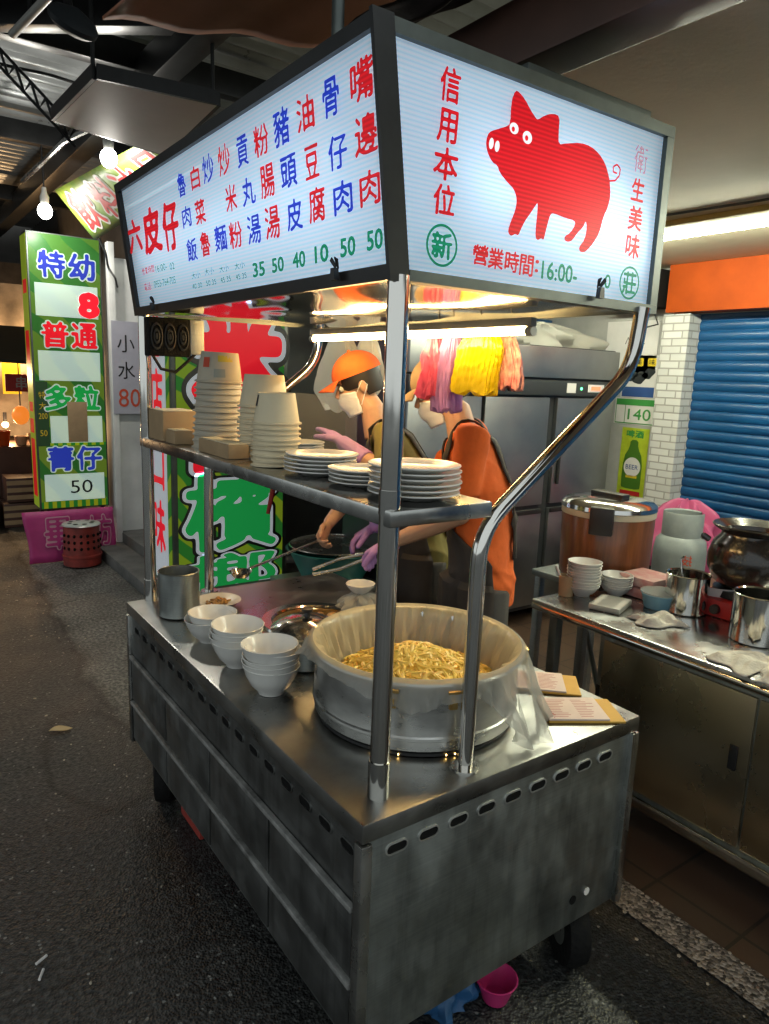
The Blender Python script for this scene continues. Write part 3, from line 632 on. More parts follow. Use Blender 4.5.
letters('faded_lettering', [('衛', 1.510, 2.216, .050, .060)], SFADE, PPG, 44, .012, flip=False)
o = letters('green_lettering', PIG_G, SGREEN, PPG, 44, .032, flip=False)
for cx, cz, r in ((.923, 1.949, .0395), (1.512, 1.939, .0385)):
    mb = MB().use(SGREEN)
    for k in range(40):
        a, b2 = 2*PI*k/40, 2*PI*(k+1)/40
        mb.poly([PPG(cx+q*math.cos(w), cz+q*math.sin(w), .0015) for q, w in ((r, a), (r, b2), (r-.005, b2), (r-.005, a))])
    P('green_ring', mb, SGREEN, t)
PIG = [(1.0908, 2.264), (1.0816, 2.2406), (1.083, 2.2001), (1.0713, 2.1927), (1.0438, 2.1815), (1.0265, 2.1733), (1.0203, 2.1555), (1.0253, 2.1375), (1.0402, 2.1213), (1.0554, 2.118), (1.0623, 2.106), (1.0871, 2.0908), (1.1058, 2.0821), (1.1161, 2.0638), (1.1134, 2.0432), (1.1035, 2.0214), (1.0959, 2.0017), (1.1004, 1.9925), (1.1089, 1.992), (1.1181, 1.9974), (1.1269, 1.9945), (1.134, 2.0095), (1.1445, 2.0274), (1.1589, 2.0444), (1.1732, 2.0631), (1.1777, 2.068), (1.1782, 2.0407), (1.1768, 2.0197), (1.178, 1.9972), (1.1862, 1.9933), (1.1958, 1.9996), (1.204, 1.9956), (1.2074, 2.0114), (1.211, 2.0246), (1.2184, 2.051), (1.2285, 2.0542), (1.2693, 2.0501), (1.2968, 2.0499), (1.3007, 2.0417), (1.2866, 2.0223), (1.2686, 2.0129), (1.2697, 2.0043), (1.2823, 2.0025), (1.2955, 2.0078), (1.3099, 2.0255), (1.3289, 2.0414), (1.3341, 2.0553), (1.3401, 2.043), (1.3368, 2.0159), (1.3181, 1.9957), (1.3235, 1.9875), (1.3364, 1.9873), (1.3471, 1.9931), (1.3665, 2.0109), (1.3849, 2.0359), (1.3942, 2.0731), (1.4062, 2.0929), (1.4124, 2.1207), (1.4051, 2.1488), (1.4006, 2.1586), (1.3852, 2.182), (1.3608, 2.199), (1.3309, 2.2085), (1.2961, 2.209), (1.2502, 2.1981), (1.2274, 2.1911), (1.2247, 2.2133), (1.2245, 2.2455), (1.205, 2.2468), (1.1807, 2.2383), (1.1599, 2.225), (1.1548, 2.2262), (1.1376, 2.238), (1.1203, 2.2534), (1.1026, 2.263)]
def smooth_poly(p, it=2):
    for _ in range(it): p = [q for a, b2 in zip(p, p[1:]+p[:1]) for q in ((a[0]*.75+b2[0]*.25, a[1]*.75+b2[1]*.25), (a[0]*.25+b2[0]*.75, a[1]*.25+b2[1]*.75))]
    return p
mb = MB().use(SRED); mb.poly([PPG(x, z, .0015) for x, z in smooth_poly(PIG, 1)])
tail = [(1.403, 2.150), (1.4234, 2.1545), (1.4365, 2.1675), (1.4375, 2.1821), (1.4247, 2.1888), (1.412, 2.1819), (1.4134, 2.1714), (1.4271, 2.1703)]
for (a, b2) in zip(tail, tail[1:]):
    d = Vector((b2[0]-a[0], b2[1]-a[1])).normalized(); n = Vector((-d.y, d.x))*.002
    mb.poly([PPG(a[0]+n.x, a[1]+n.y, .0017), PPG(a[0]-n.x, a[1]-n.y, .0017), PPG(b2[0]-n.x, b2[1]-n.y, .0017), PPG(b2[0]+n.x, b2[1]+n.y, .0017)])
pg = P('pig_emblem', mb, SRED, t)
def disc(mb, x, z, a, b2, l, rot=0): mb.poly([PPG(x+a*math.cos(k)*math.cos(rot)-b2*math.sin(k)*math.sin(rot), z+a*math.cos(k)*math.sin(rot)+b2*math.sin(k)*math.cos(rot), l) for k in np.linspace(0, 2*PI, 24, endpoint=False)])
EYEW = emis('sign_eye_white', (.9, .95, 1), .48, .3)
mb = MB().use(EYEW); disc(mb, 1.093, 2.194, .0125, .0105, .003); disc(mb, 1.132, 2.185, .0135, .012, .003); disc(mb, 1.034, 2.154, .006, .0105, .003, -.15); disc(mb, 1.050, 2.152, .0062, .0105, .003, -.15)
P('pig_eyes_and_nostrils', mb, EYEW, pg)
mb = MB().use(SRED); disc(mb, 1.0895, 2.1915, .0045, .0048, .0045); disc(mb, 1.1285, 2.183, .0048, .0052, .0045); P('pig_pupils', mb, SRED, pg)
# spring clips that hold cables to the sign's lower edge
def clip(loc, label, f):
    t2 = T('spring_clip', label, 'clip', loc, 'spring clips on the lit sign')
    x, y, z = loc; mb = MB().use(BLACKP)
    u = Vector(f).normalized(); n = Vector((0, 0, 1))
    mb.prism([Vector(loc)+u*a+n*b2 for a, b2 in ((-.009, -.014), (.009, -.014), (.006, .010), (-.006, .010))], u.cross(n)*.012)
    P('jaw', mb, BLACKP, t2)
    for s in (-1, 1): P('wire_lever', MB().use(BLACKP).tube([Vector(loc)+n*.01+u*.004*s, Vector(loc)+n*.026+u*(.013*s)+u.cross(n)*.008, Vector(loc)+n*.030+u*(.007*s)+u.cross(n)*.010, Vector(loc)+n*.014+u*.002*s], .0022, 6), BLACKP, t2)
clip(MP(.173, .025, .012), 'black spring clip under the price 50 on the menu sign', (0, -1, 0))
clip(MP(1.335, .022, .012), 'black spring clip at the far lower corner of the menu sign', (0, -1, 0))
clip(PPG(1.387, 1.905, .012), 'spring clip covering part of the opening hours on the pig sign', (1, 0, 0))
# fixture tray on the sign roof and its hanger pole
t = T('roof_tray', 'grey steel fixture tray lying on top of the pig sign', 'fixture tray', (1.45, 1.22, 2.31))
P('tray', MB().use(FST).box((1.19, 1.19, 2.325), (1.625, 1.25, 2.362), .004), FST, t)
P('tray_foot', MB().use(FST).box((1.22, 1.20, 2.309), (1.25, 1.24, 2.326)), FST, t); P('tray_foot', MB().use(FST).box((1.57, 1.20, 2.309), (1.60, 1.24, 2.326)), FST, t)
ONE('hanger_pole', MB().use(FST).tube([(.905, 1.50, 2.309), (.905, 1.50, 2.95)], .014, 12), FST, 'thin grey steel pole rising from the top of the menu sign', 'pole', (.905, 1.5, 2.31))
# warm tube under the sign
WARM = emis('warm_tube', (1.0, 0.64, 0.25), CART_TUBE, .6)
t = T('tube_light', 'glowing warm LED tube under the mirror-steel roof of the cart', 'tube light', (1.52, 2.2, 1.84))
P('tube', MB().use(WARM).tube([(1.52, 1.45, 1.835), (1.52, 2.66, 1.835)], .0105, 12), WARM, t)
P('holder', MB().use(HOUS).box((1.508, 1.43, 1.848), (1.532, 2.67, 1.872), .003), HOUS, t)
for y in (1.44, 2.66): P('end_cap', MB().use(HOUS).tube([(1.52, y-.012, 1.835), (1.52, y+.012, 1.835)], .0135, 12), HOUS, t)
# three-ring black fan box at the far post
t = T('fan_box', 'black box with three round fans hanging under the far end of the menu sign', 'fan', (.9, 2.62, 1.8))
P('case', MB().use(RUB).box((.815, 2.585, 1.735), (.965, 2.645, 1.870), .006), BLACKP, t)
P('bracket', MB().use(STEELD).box((.967, 2.590, 1.745), (1.020, 2.640, 1.870), .003), STEEL, t)
GREY = mat('dark_grey_plastic', (0.030, 0.034, 0.038), 0.5, spec=.2)
for k in range(3):
    x = .842+k*.048; mb = MB().use(GREY); mt = Matrix.Translation((x, 2.584, 1.803)) @ Matrix.Rotation(PI/2, 4, 'X') @ Matrix.Diagonal((1, 2.2, 1, 1))
    mb.lathe([(.0215, 0), (.0215, .004), (.018, .005), (.0175, .001)], n=28, mtx=mt); mb.lathe([(.012, 0), (.012, .004), (.008, .005), (.0075, .002)], n=24, mtx=mt); mb.lathe([(0, .004), (.005, .004), (.005, 0)], n=14, mtx=mt)
    P('fan_ring', mb, GREY, t)
ONE('hanging_cable', MB().use(BLACKP).tube([(.83, 2.60, 1.74), (.86, 2.60, 1.69), (.91, 2.59, 1.68), (.96, 2.60, 1.72), (1.0, 2.60, 1.76)], .006, 8), BLACKP, 'short black cable looping below the three-fan box', 'cable', (.9, 2.6, 1.7))

# ================================================================ ON THE CART
ORD = ['top'] + [w+' from top' for w in 'second third fourth fifth sixth seventh eighth ninth tenth eleventh twelfth thirteenth fourteenth fifteenth sixteenth'.split()]
def lathe_mesh(name, prof, m, n=36):
    return finish(name, MB().use(m).lathe(prof, n=n), m, (0, 0, 0))
def inst(me, name, label, cat, loc, group, rz=0.0, sc=1.0, tilt=(0, 0)):
    o = bpy.data.objects.new(name, me); COL.objects.link(o); o.location = loc; o.rotation_euler = (tilt[0], tilt[1], rz); o.scale = (sc,)*3
    o['label'] = label; o['category'] = cat; o['group'] = group; return o
# china bowls on the counter
BW = lathe_mesh('soup_bowl', [(0, .006), (.030, .005), (.032, 0), (.036, 0), (.038, .007), (.058, .028), (.072, .055), (.079, .078), (.081, .082), (.079, .083), (.075, .078), (.066, .050), (.050, .026), (.030, .014), (0, .012)], CHINA, 44)
def bowls(x, y, n, where, step=.0165, sc=1.0):
    for i in range(n):
        lab = f'white china soup bowl, {ORD[n-1-i]} of {where}' if n > 1 else f'white china soup bowl standing alone at {where}'
        inst(BW, 'soup_bowl', lab, 'bowl', (x+rng.normal(0, .0028), y+rng.normal(0, .0028), CZ+.001+i*step), 'white bowls on the counter', rng.uniform(0, 6), sc, (rng.normal(0, .025), rng.normal(0, .025)))
bowls(.862, 1.712, 5, 'the bowl stack nearest the front post')
bowls(.862, 1.945, 4, 'the middle bowl stack by the counter edge')
bowls(.872, 2.175, 2, 'the far bowl stack by the canister')
# canister
t = T('steel_canister', 'plain brushed steel canister at the far corner of the counter', 'canister', (.868, 2.475, CZ))
P('canister_body', MB().use(STEELD).lathe([(0, .003), (.070, .003), (.073, .006), (.073, .165), (.075, .167), (.073, .169), (.070, .167), (.070, .012), (0, .010)], (.868, 2.475, CZ), 40), STEELD, t)
# saucer with food
t = T('saucer', 'white saucer with leftover garnish in front of the far inner post', 'saucer', (1.03, 2.50, CZ))
P('dish', MB().use(CHINA).lathe([(0, .004), (.045, .004), (.048, 0), (.055, .002), (.085, .022), (.088, .025), (.084, .025), (.055, .009), (0, .008)], (1.03, 2.50, CZ), 40), CHINA, t)
FOODY = mat('braised_food', (0.42, 0.22, 0.06), 0.4, var=.4, vscale=40)
mb = MB().use(FOODY)
for k in range(26): a = rng.uniform(0, 6.3); r = rng.uniform(0, .045); mb.ball((1.03+r*math.cos(a), 2.50+r*math.sin(a), CZ+.014+rng.uniform(0, .008)), (.012, .006, .005), 6, Matrix.Rotation(rng.uniform(0, 3), 4, 'Z'))
P('food', mb, FOODY, t)
# round broth basin sunk in the counter, and the lidded pot
t = T('broth_basin', 'round steel basin with gold-lit rim holding dark broth behind the lidded pot', 'basin', (1.26, 2.16, CZ))
P('rim', MB().use(CHROME).lathe([(.150, .006), (.156, .012), (.190, .012), (.195, .002), (.195, 0), (.150, 0)], (1.26, 2.16, CZ), 56), CHROME, t)
BROTH = mat('broth', (0.16, 0.085, 0.02), 0.08, coat=.5); P('broth', MB().use(BROTH).lathe([(0, .004), (.150, .004)], (1.26, 2.16, CZ), 48), BROTH, t)
mb = MB().use(FOODY)
for k in range(30): a = rng.uniform(0, 6.3); r = rng.uniform(0, .12); mb.ball((1.26+r*math.cos(a), 2.16+r*math.sin(a), CZ+.005), (.022, .014, .008), 8, Matrix.Rotation(rng.uniform(0, 3), 4, 'Z'))
P('food', mb, FOODY, t)
t = T('lidded_pot', 'steel pot under a shiny domed lid between bowls and noodle pot', 'pot', (1.06, 1.86, CZ))
P('pot_body', MB().use(STEELD).lathe([(0, .002), (.098, .002), (.104, .008), (.106, .100), (.112, .104), (.110, .108), (.100, .104)], (1.06, 1.86, CZ), 44), STEELD, t)
l = P('lid', MB().use(CHROME).lathe([(.114, .106), (.114, .112), (.100, .122), (.070, .138), (.035, .147), (0, .150)], (1.06, 1.86, CZ), 44), CHROME, t)
P('lid_knob', MB().use(BLACKP).lathe([(.010, .149), (.008, .160), (.018, .166), (.018, .174), (0, .178)], (1.06, 1.86, CZ), 20), BLACKP, l)
for s in (-1, 1): P('handle', MB().use(STEEL).tube([(1.06+s*.100, 1.86-.03, CZ+.085), (1.06+s*.135, 1.86-.02, CZ+.088), (1.06+s*.135, 1.86+.02, CZ+.088), (1.06+s*.100, 1.86+.03, CZ+.085)], .005, 8), STEEL, t)
# small bowl and bundles of wrapped things
t = T('small_white_bowl', 'small white bowl sitting on crumpled plastic bags behind the noodle pot', 'bowl', (1.50, 2.22, CZ+.05))
P('bowl', MB().use(CHINA).lathe([(0, .003), (.022, 0), (.030, .005), (.052, .030), (.058, .042), (.055, .042), (.040, .016), (0, .010)], (1.50, 2.22, CZ+.055), 32), CHINA, t)
def crumple(nx, r, h, seed, m, c):
    g = np.random.default_rng(seed); ph = g.uniform(0, 6, 8); mb = MB().use(m)
    def f(u, v):
        a = 2*PI*u; e = PI/2*v; q = 1+.16*math.sin(5*a+ph[0]+6*v)+.12*math.sin(9*a+ph[1]-7*v)+.10*math.sin(14*a+11*v+ph[2])
        return (c[0]+r[0]*q*math.cos(a)*math.cos(e), c[1]+r[1]*q*math.sin(a)*math.cos(e), c[2]+h*math.sin(e)*(1+.2*math.sin(7*a+ph[3])*math.cos(e)))
    return mb.grid(nx, nx//2, f, wrap=True)
for k, (x, y, r, h, lab) in enumerate(((1.49, 2.21, (.085, .07), .06, 'crumpled clear plastic bag under the small white bowl'), (1.40, 2.06, (.06, .05), .06, 'crumpled clear plastic bag just behind the noodle pot rim'), (1.57, 2.03, (.055, .06), .05, 'crumpled clear plastic bag at the back edge of the counter'))):
    ONE('plastic_bag', crumple(36, r, h, 30+k, FILM, (x, y, CZ+.002)), FILM, lab, 'plastic bag', (x, y, CZ), 'crumpled bags on the counter')
# ---- the noodle pot
NX, NY = 1.155, 1.428; ZS = .875
POTM = mat('pot_aluminium', (0.60, 0.60, 0.58), .30, 1.0, var=.22, vscale=6, rvar=.10, bump=.06, bscale=16, stretch=(1, 1, 2.5))
t = T('noodle_pot', 'wide aluminium pot full of yellow noodles, lined with white gauze', 'pot', (NX, NY, CZ))
P('burner_ring', MB().use(BLACKM).lathe([(.24, 0), (.266, .003), (.266, .010), (.258, .014), (.24, .014)], (NX, NY, CZ), 64), BLACKM, t)
P('pot_body', MB().use(POTM).lathe([(r_*1.01, z_*ZS) for r_, z_ in [(0, .016), (.262, .016), (.270, .022), (.272, .050), (.276, .054), (.276, .062), (.272, .066), (.273, .205), (.283, .212), (.287, .220), (.284, .226), (.276, .222), (.268, .208), (.262, .055), (.255, .045), (0, .043)]], (NX, NY, CZ), 72), POTM, t)
BRASS = mat('brass_latch', (0.62, 0.42, 0.16), .3, 1.0)
for a in (-2.42, -1.95+.02, 2.35, -.62):
    mb = MB().use(BRASS); mt = Matrix.Translation((NX+.292*math.cos(a), NY+.292*math.sin(a), CZ+.160)) @ Matrix.Rotation(a, 4, 'Z')
    mb.box((-.004, -.010, -.022), (.008, .010, .024), .002, mt); mb.box((.006, -.006, -.018), (.014, .006, .004), .002, mt); mb.box((-.002, -.016, .018), (.012, .016, .026), .002, mt)
    P('latch', mb, BRASS, t)
FLAME = emis('burner_flame', (1.0, 0.62, 0.18), 6.0)
for k in range(6):
    a = -2.62+k*.085+(.35 if k > 3 else 0); mb = MB().use(FLAME).ball((NX+(.269)*math.cos(a), NY+(.269)*math.sin(a), CZ+.007), (.0018, .0018, .0026), 8); P('burner_flame', mb, FLAME, t)
# gauze liner draped over the rim
GZ = np.random.default_rng(5).uniform(0, 6.3, 10)
def drape_len(a):   # how far it hangs outside the rim at angle a
    d = lambda c, w: math.exp(-((math.atan2(math.sin(a-c), math.cos(a-c)))/w)**2)
    return .022+.010*math.sin(4*a+GZ[0])+.170*d(-1.25, .33)+.15*d(-.70, .33)+.07*d(-.1, .3)+.035*d(2.4, .3)+.03*d(-2.2, .35)
def gauze(u, v):
    a = 2*PI*u; fold = (.008*math.sin(17*a+GZ[1]+3*v)+.006*math.sin(37*a+GZ[2]-5*v)+.004*math.sin(71*a+GZ[3]+9*v))*(1+.4*math.sin(3*a))
    if v < .45:
        k = v/.45; r = .225+.043*k+fold*(1-.5*k); z = CZ+.085+.115*k
    elif v < .55:
        k = (v-.45)/.10; r = .268+.026*k; z = CZ+.200+.008*math.sin(PI*k)
    else:
        k = (v-.55)/.45; Ln = drape_len(a); r = .294+.012*k+(.018+fold*2.2)*k*min(1, Ln/.12)+.035*k*max(0, Ln-.08)/.12; z = CZ+.200-Ln*k
        z = max(z, CZ+.004+.004*math.sin(9*a))
    return (NX+r*math.cos(a), NY+r*math.sin(a), z)
def bandgrid(v0, v1, nv): return lambda u, v: gauze(u, v0+(v1-v0)*v)
mb = MB().use(GAUZE); mb.grid(300, 20, bandgrid(0, .5, 20), wrap=True); mb.use(GAUZEO); mb.grid(300, 30, bandgrid(.5, 1, 30), wrap=True)
ONE('gauze_liner', mb, GAUZE, 'thin white gauze cloth lining the noodle pot and hanging over its rim', 'cloth', (NX, NY, CZ+.22))
NOOD = mat('yellow_noodles', (0.86, 0.58, 0.12), .45, var=.16, vscale=30, sub=.15)
mb = MB().use(NOOD); g = np.random.default_rng(11)
HP = lambda x, y: (.132-.055*(math.hypot(x, y)/.235)**2+.028*math.exp(-((x-.02)**2+(y-.02)**2)/.0085))
mb.grid(60, 14, lambda u, v: (NX+.235*v*math.cos(2*PI*u), NY+.235*v*math.sin(2*PI*u), CZ+HP(.235*v*math.cos(2*PI*u), .235*v*math.sin(2*PI*u))-.010), wrap=True)
for k in range(300):
    a = g.uniform(0, 2*PI); r = .20*g.uniform(0, 1)**.75; p = np.array([r*math.cos(a), r*math.sin(a)]); d = g.uniform(0, 2*PI); cur = g.normal(0, 42); pts = []; lift = g.uniform(-.004, .010)
    for q in range(22):
        if math.hypot(*p) > .228: break
        pts.append((NX+p[0], NY+p[1], CZ+HP(*p)+lift+.004*math.sin(q*.8+k))); p = p+.0105*np.array([math.cos(d), math.sin(d)]); d += cur*.0105*(1 if q % 9 < 6 else -.6)+g.normal(0, .25)
    if len(pts) > 4: mb.tube(pts, (.0044)+.0016*g.uniform(0, 1), 6)
o = ONE('noodles', mb, NOOD, 'heap of cooked yellow noodles inside the big gauze-lined pot', 'noodles', (NX, NY, CZ+.1)); o['kind'] = 'stuff'
# order pads
YEL = mat('yellow_pad_card', (0.58, 0.34, 0.06), .7, var=.08, vscale=10); PINKP = mat('pinkish_order_paper', (0.66, 0.55, 0.50), .8, var=.05, vscale=20)
INKR = mat('printed_ink', (0.40, 0.10, 0.10), .7)
def pad(x, y, rz, z, label, pen=False):
    t = T('order_pad', label, 'order pad', (x, y, z), 'order pads by the noodle pot', rz)
    P('backing_card', MB().use(YEL).box((-.105, -.068, 0), (.105, .068, .006), .001), YEL, t, local=True)
    P('paper_block', MB().use(PINKP).box((-.104, -.066, .0065), (.062, .066, .0115), .001), PINKP, t, local=True)
    mb = MB().use(INKR)
    for i in range(11):
        for j in range(2): mb.box((-.088+.075*j, -.052+i*.0098, .0117), (-.088+.075*j+random.uniform(.03, .06), -.050+i*.0098, .0119))
    for i in range(7): mb.box((-.10+random.uniform(0, .012), -.06+i*.008, .0117), (-.092+random.uniform(0, .014), -.055+i*.008, .0119))
    P('printed_rows', mb, INKR, t, local=True)
pad(1.535, 1.165, -.55, CZ+.001, 'yellow backed order pad nearest the front corner of the counter')
pad(1.585, 1.345, -.75, CZ+.001, 'yellow backed order pad with a pen, behind the nearer pad')
ONE('pen', MB().use(PAPER).tube([(1.52, 1.33, CZ+.018), (1.585, 1.42, CZ+.018)], .004, 8), PAPER, 'white pen lying on the farther order pad', 'pen', (1.55, 1.37, CZ+.018))

# ================================================================ ON THE SHELF
SHZ = 1.438
# upturned paper tubs, nested
TUB = lathe_mesh('paper_tub', [(.0755, 0), (.0812, .0015), (.0812, .0055), (.0742, .0075), (.060, .098), (.0585, .0995), (.056, .097), (0, .096)], PAPERB, 36)
TUBP = lathe_mesh('printed_paper_tub', [(.0755, 0), (.0812, .0015), (.0812, .0055), (.0742, .0075), (.060, .098), (.0585, .0995), (.056, .097), (0, .096)], mat('printed_tub_paper', (.60, .52, .38), .65, col2=(.46, .43, .36), vscale=14, var=.1), 36)
def tubs(me, x, y, n, step, where, look, lean=(0, 0), sc=1.0):
    for i in range(n):
        inst(me, 'paper_tub', f'{look} upturned paper tub, {ORD[n-1-i]} of {where}', 'paper tub', (x+lean[0]*i+rng.normal(0, .0008), y+lean[1]*i+rng.normal(0, .0008), SHZ+i*step), 'upturned paper tubs on the shelf', rng.uniform(0, 6), sc, (rng.normal(0, .018), rng.normal(0, .018)))
tubs(TUBP, .945, 2.30, 12, .0195, 'the tall leaning tub stack', 'printed', (.0006, -.0012))
tubs(TUB, .985, 2.02, 10, .0165, 'the plain middle tub stack', 'plain')
tubs(TUB, .915, 1.80, 9, .0145, 'the red-stamped tub stack', 'white', sc=.86)
SEAL = mat('red_stamp_ink', (.55, .07, .03), .7)
mb = MB().use(SEAL)     # red mark on the printed tub, dark mark and red stamp on the white one
for k in range(5): mb.box((-.012+.005*k, -.0605, .055+.005*((k*3) % 4)), (-.006+.005*k, -.0595, .075+.004*((k*5) % 3)))
def on_tub(x, y, z, a, h, w, m, label, name='stamp'):
    mb = MB().use(m); t0 = math.radians(a); r0 = .0668*.86
    mb.grid(5, 2, lambda u, v: ((r0-.0125*v*h/.06+.0009)*math.cos(t0+(u-.5)*w), (r0-.0125*v*h/.06+.0009)*math.sin(t0+(u-.5)*w), h*v))
    return ONE(name, mb, m, label, 'printed mark', (0, 0, 0)), (x, y, z)
for (x, y, z, a, h, w, m, lab) in ((.915, 1.80, SHZ+.12+.036, -118, .018, .28, SEAL, 'small red square stamp on the front white tub stack'), (.915, 1.80, SHZ+.12+.045, -185, .030, .22, BLACKP, 'small dark printed mark on the front white tub stack')):
    o, loc = on_tub(x, y, z, a, h, w, m, lab); o.location = loc
def on_tub2(name, a, z0, z1, w, m, lab):
    mb = MB().use(m); t0 = math.radians(a); f = lambda z: .0763-.163*(z-.006)+.001
    mb.grid(6, 2, lambda u, v: (f(z0+(z1-z0)*v)*math.cos(t0+(u-.5)*w), f(z0+(z1-z0)*v)*math.sin(t0+(u-.5)*w), z0+(z1-z0)*v))
    o = ONE(name, mb, m, lab, 'printed mark', (0, 0, 0)); o.location = (.945+.0066, 2.30-.0132, SHZ+11*.0195)
YLAB = mat('tub_yellow_label', (.62, .48, .05), .6); GLAB = mat('tub_grey_label', (.30, .33, .30), .6)
on_tub2('yellow_print', -95, .068, .088, .75, YLAB, 'yellow printed band on the topmost leaning tub')
on_tub2('red_print', -150, .050, .082, .35, SEAL, 'red printed mark on the topmost leaning tub')
on_tub2('grey_print', -112, .018, .045, .5, GLAB, 'grey printed patch on the topmost leaning tub')
# plates
PLATE = lathe_mesh('dinner_plate', [(0, .004), (.055, .004), (.058, 0), (.064, .001), (.072, .006), (.100, .013), (.104, .015), (.1035, .018), (.098, .017), (.070, .010), (.062, .008), (0, .008)], CHINA, 52)
def plates(x, y, n, where, sc, z0=SHZ, step=.0118):
    for i in range(n):
        inst(PLATE, 'dinner_plate', f'white plate, {ORD[n-1-i]} of {where}', 'plate', (x+rng.normal(0, .0015), y+rng.normal(0, .0015), z0+i*step*sc), 'white plates on the shelf', rng.uniform(0, 6), sc)
plates(.955, 1.215, 6, 'the front plate stack on the shelf', .98)
plates(.945, 1.405, 4, 'the low second plate stack along the shelf', .80)
plates(.945, 1.60, 5, 'the wide third plate stack along the shelf', .92, step=.0108)
plates(1.0, 1.82, 7, 'the small plate stack beside the stamped tubs', .72)
# paper boxes
def carton(name, a, b2, label, cat='box'):
    t = T(name, label, cat, ((a[0]+b2[0])/2, (a[1]+b2[1])/2, a[2]), 'cardboard boxes on the shelf')
    P('box', MB().use(CARD).box(a, b2, .002), CARD, t)
    mb = MB().use(PAPERB); mb.box((a[0]+.004, a[1]+.004, b2[2]+.0005), (b2[0]-.004, b2[1]-.004, b2[2]+.0035), .001); P('lid_sheet', mb, PAPERB, t)
carton('paper_box', (.83, 2.50, SHZ), (.96, 2.66, SHZ+.105), 'tallest brown cardboard box at the far end of the shelf')
carton('paper_box', (.835, 2.395, SHZ), (.90, 2.485, SHZ+.045), 'small low cardboard box in front of the tallest box')
carton('paper_box', (.84, 1.955, SHZ), (.905, 2.19, SHZ+.042), 'flat cardboard box between the leaning and the plain tubs')
CHOP = mat('chopstick_paper', (.66, .56, .40), .7, var=.06, vscale=40, stretch=(1, 30, 1))
ONE('chopstick_bundle', MB().use(CHOP).box((.965, 2.50, SHZ), (1.07, 2.66, SHZ+.085), .006), CHOP, 'bundle of paper-wrapped chopsticks beside the tallest box', 'chopsticks', (1.0, 2.58, SHZ))
# order slips hanging under the shelf
for k, (x, y, h, lab) in enumerate(((1.092, 1.87, .085, 'white order slip hanging under the shelf, farther one'), (1.092, 1.62, .105, 'white order slip hanging under the shelf, nearer one'))):
    mb = MB().use(PAPER); mb.grid(4, 8, lambda u, v: (x+.003+.010*math.sin(v*2), y-.035+.07*u, 1.42-h*v)); o = ONE('order_slip', mb, PAPER, lab, 'paper slip', (x, y, 1.41), 'order slips hanging from the shelf')
    md = o.modifiers.new('thick', 'SOLIDIFY'); md.thickness = .0006

# ================================================================ HANGING BAGS
BAGP = plastic_film('pink_bag_plastic', (.68, .10, .20), .93, .3); BAGL = plastic_film('lilac_bag_plastic', (.50, .27, .60), .93, .3); BAGY = plastic_film('yellow_bag_plastic', (.78, .62, .005), .96, .28)
def bundle(name, label, m, c, w, d, h, seed, flare=.2, pleats=9, amp=1.0):
    g = np.random.default_rng(seed); ph = g.uniform(0, 6, 6); cx, cy, zt = c
    t = T(name, label, 'bag bundle', (cx, cy, zt), 'bundles of bags hanging behind the cart'); mb = MB().use(m)
    def f(u, v):
        a = 2*PI*u; q = (.62+.38*min(1, v*3.5))*(1+flare*v)*(1+amp*.10*math.sin(pleats*a+ph[0]+3.5*v)+amp*.07*math.sin((2*pleats+3)*a+ph[1]-7*v)+.035*math.sin(29*a+5*v+ph[4])+.014*math.sin(41*v+7*a+3*math.sin(5*a)))
        if v > .985: q *= .55
        n = 3.0; ca, sa = math.cos(a), math.sin(a); s = (abs(ca)**n+abs(sa)**n)**(-1/n)
        return (cx+d*q*s*ca, cy+w*q*s*sa+.012*math.sin(3*v+ph[2]), zt-h*v+.008*math.sin(5*a+ph[3])*v)
    mb.grid(110, 44, f, wrap=True); P('bags', mb, m, t)
    P('hook', MB().use(BLACKM).tube([(cx, cy, zt-.01), (cx, cy, zt+.03), (cx+.004, cy, 1.882)], .003, 6), BLACKM, t)
bundle('bag_bundle', 'bundle of yellow plastic bags hanging in front of the cook in orange', BAGY, (1.60, 1.735, 1.85), .088, .040, .200, 3, .03, 4, .38)
bundle('bag_bundle', 'bundle of lilac striped plastic bags hanging left of the yellow ones', BAGL, (1.60, 1.87, 1.84), .036, .032, .255, 4, .35, 11)
bundle('bag_bundle', 'bundle of pink plastic bags hanging left of the lilac ones', BAGP, (1.60, 1.945, 1.83), .046, .04, .205, 5, .45, 7)
bundle('bag_bundle', 'bundle of red patterned bags hanging behind the yellow ones', mat('red_bag', (.55, .10, .12), .5, col2=(.62, .45, .42), vscale=30), (1.665, 1.665, 1.83), .040, .025, .16, 6, .1, 6)
MILKY = plastic_film('milky_bag_film', (.90, .88, .80), .90, .3)
def sack(label, c, w, h, seed):
    g = np.random.default_rng(seed); ph = g.uniform(0, 6, 6); mb = MB().use(MILKY)
    def f(u, v):
        a = 2*PI*u; q = (.25+.75*math.sin(min(1, v*1.25)*PI/2))*(1+.10*math.sin(6*a+ph[0]+4*v)+.08*math.sin(11*a+ph[1]-5*v)); q *= 1-.35*max(0, v-.85)/.15
        return (c[0]+.05*q*math.cos(a), c[1]+w*q*math.sin(a), c[2]-h*v+.02*math.sin(3*a+ph[2])*v)
    return ONE('clear_plastic_bag', mb.grid(48, 24, f, wrap=True), MILKY, label, 'plastic bag', c, 'clear bags hanging behind the cart')
sack('large crumpled clear plastic bag hanging above the orange cap', (1.86, 2.99, 1.90), .21, .37, 1)
sack('smaller clear plastic bag hanging beside the large clear one', (1.93, 2.86, 1.90), .12, .30, 2)

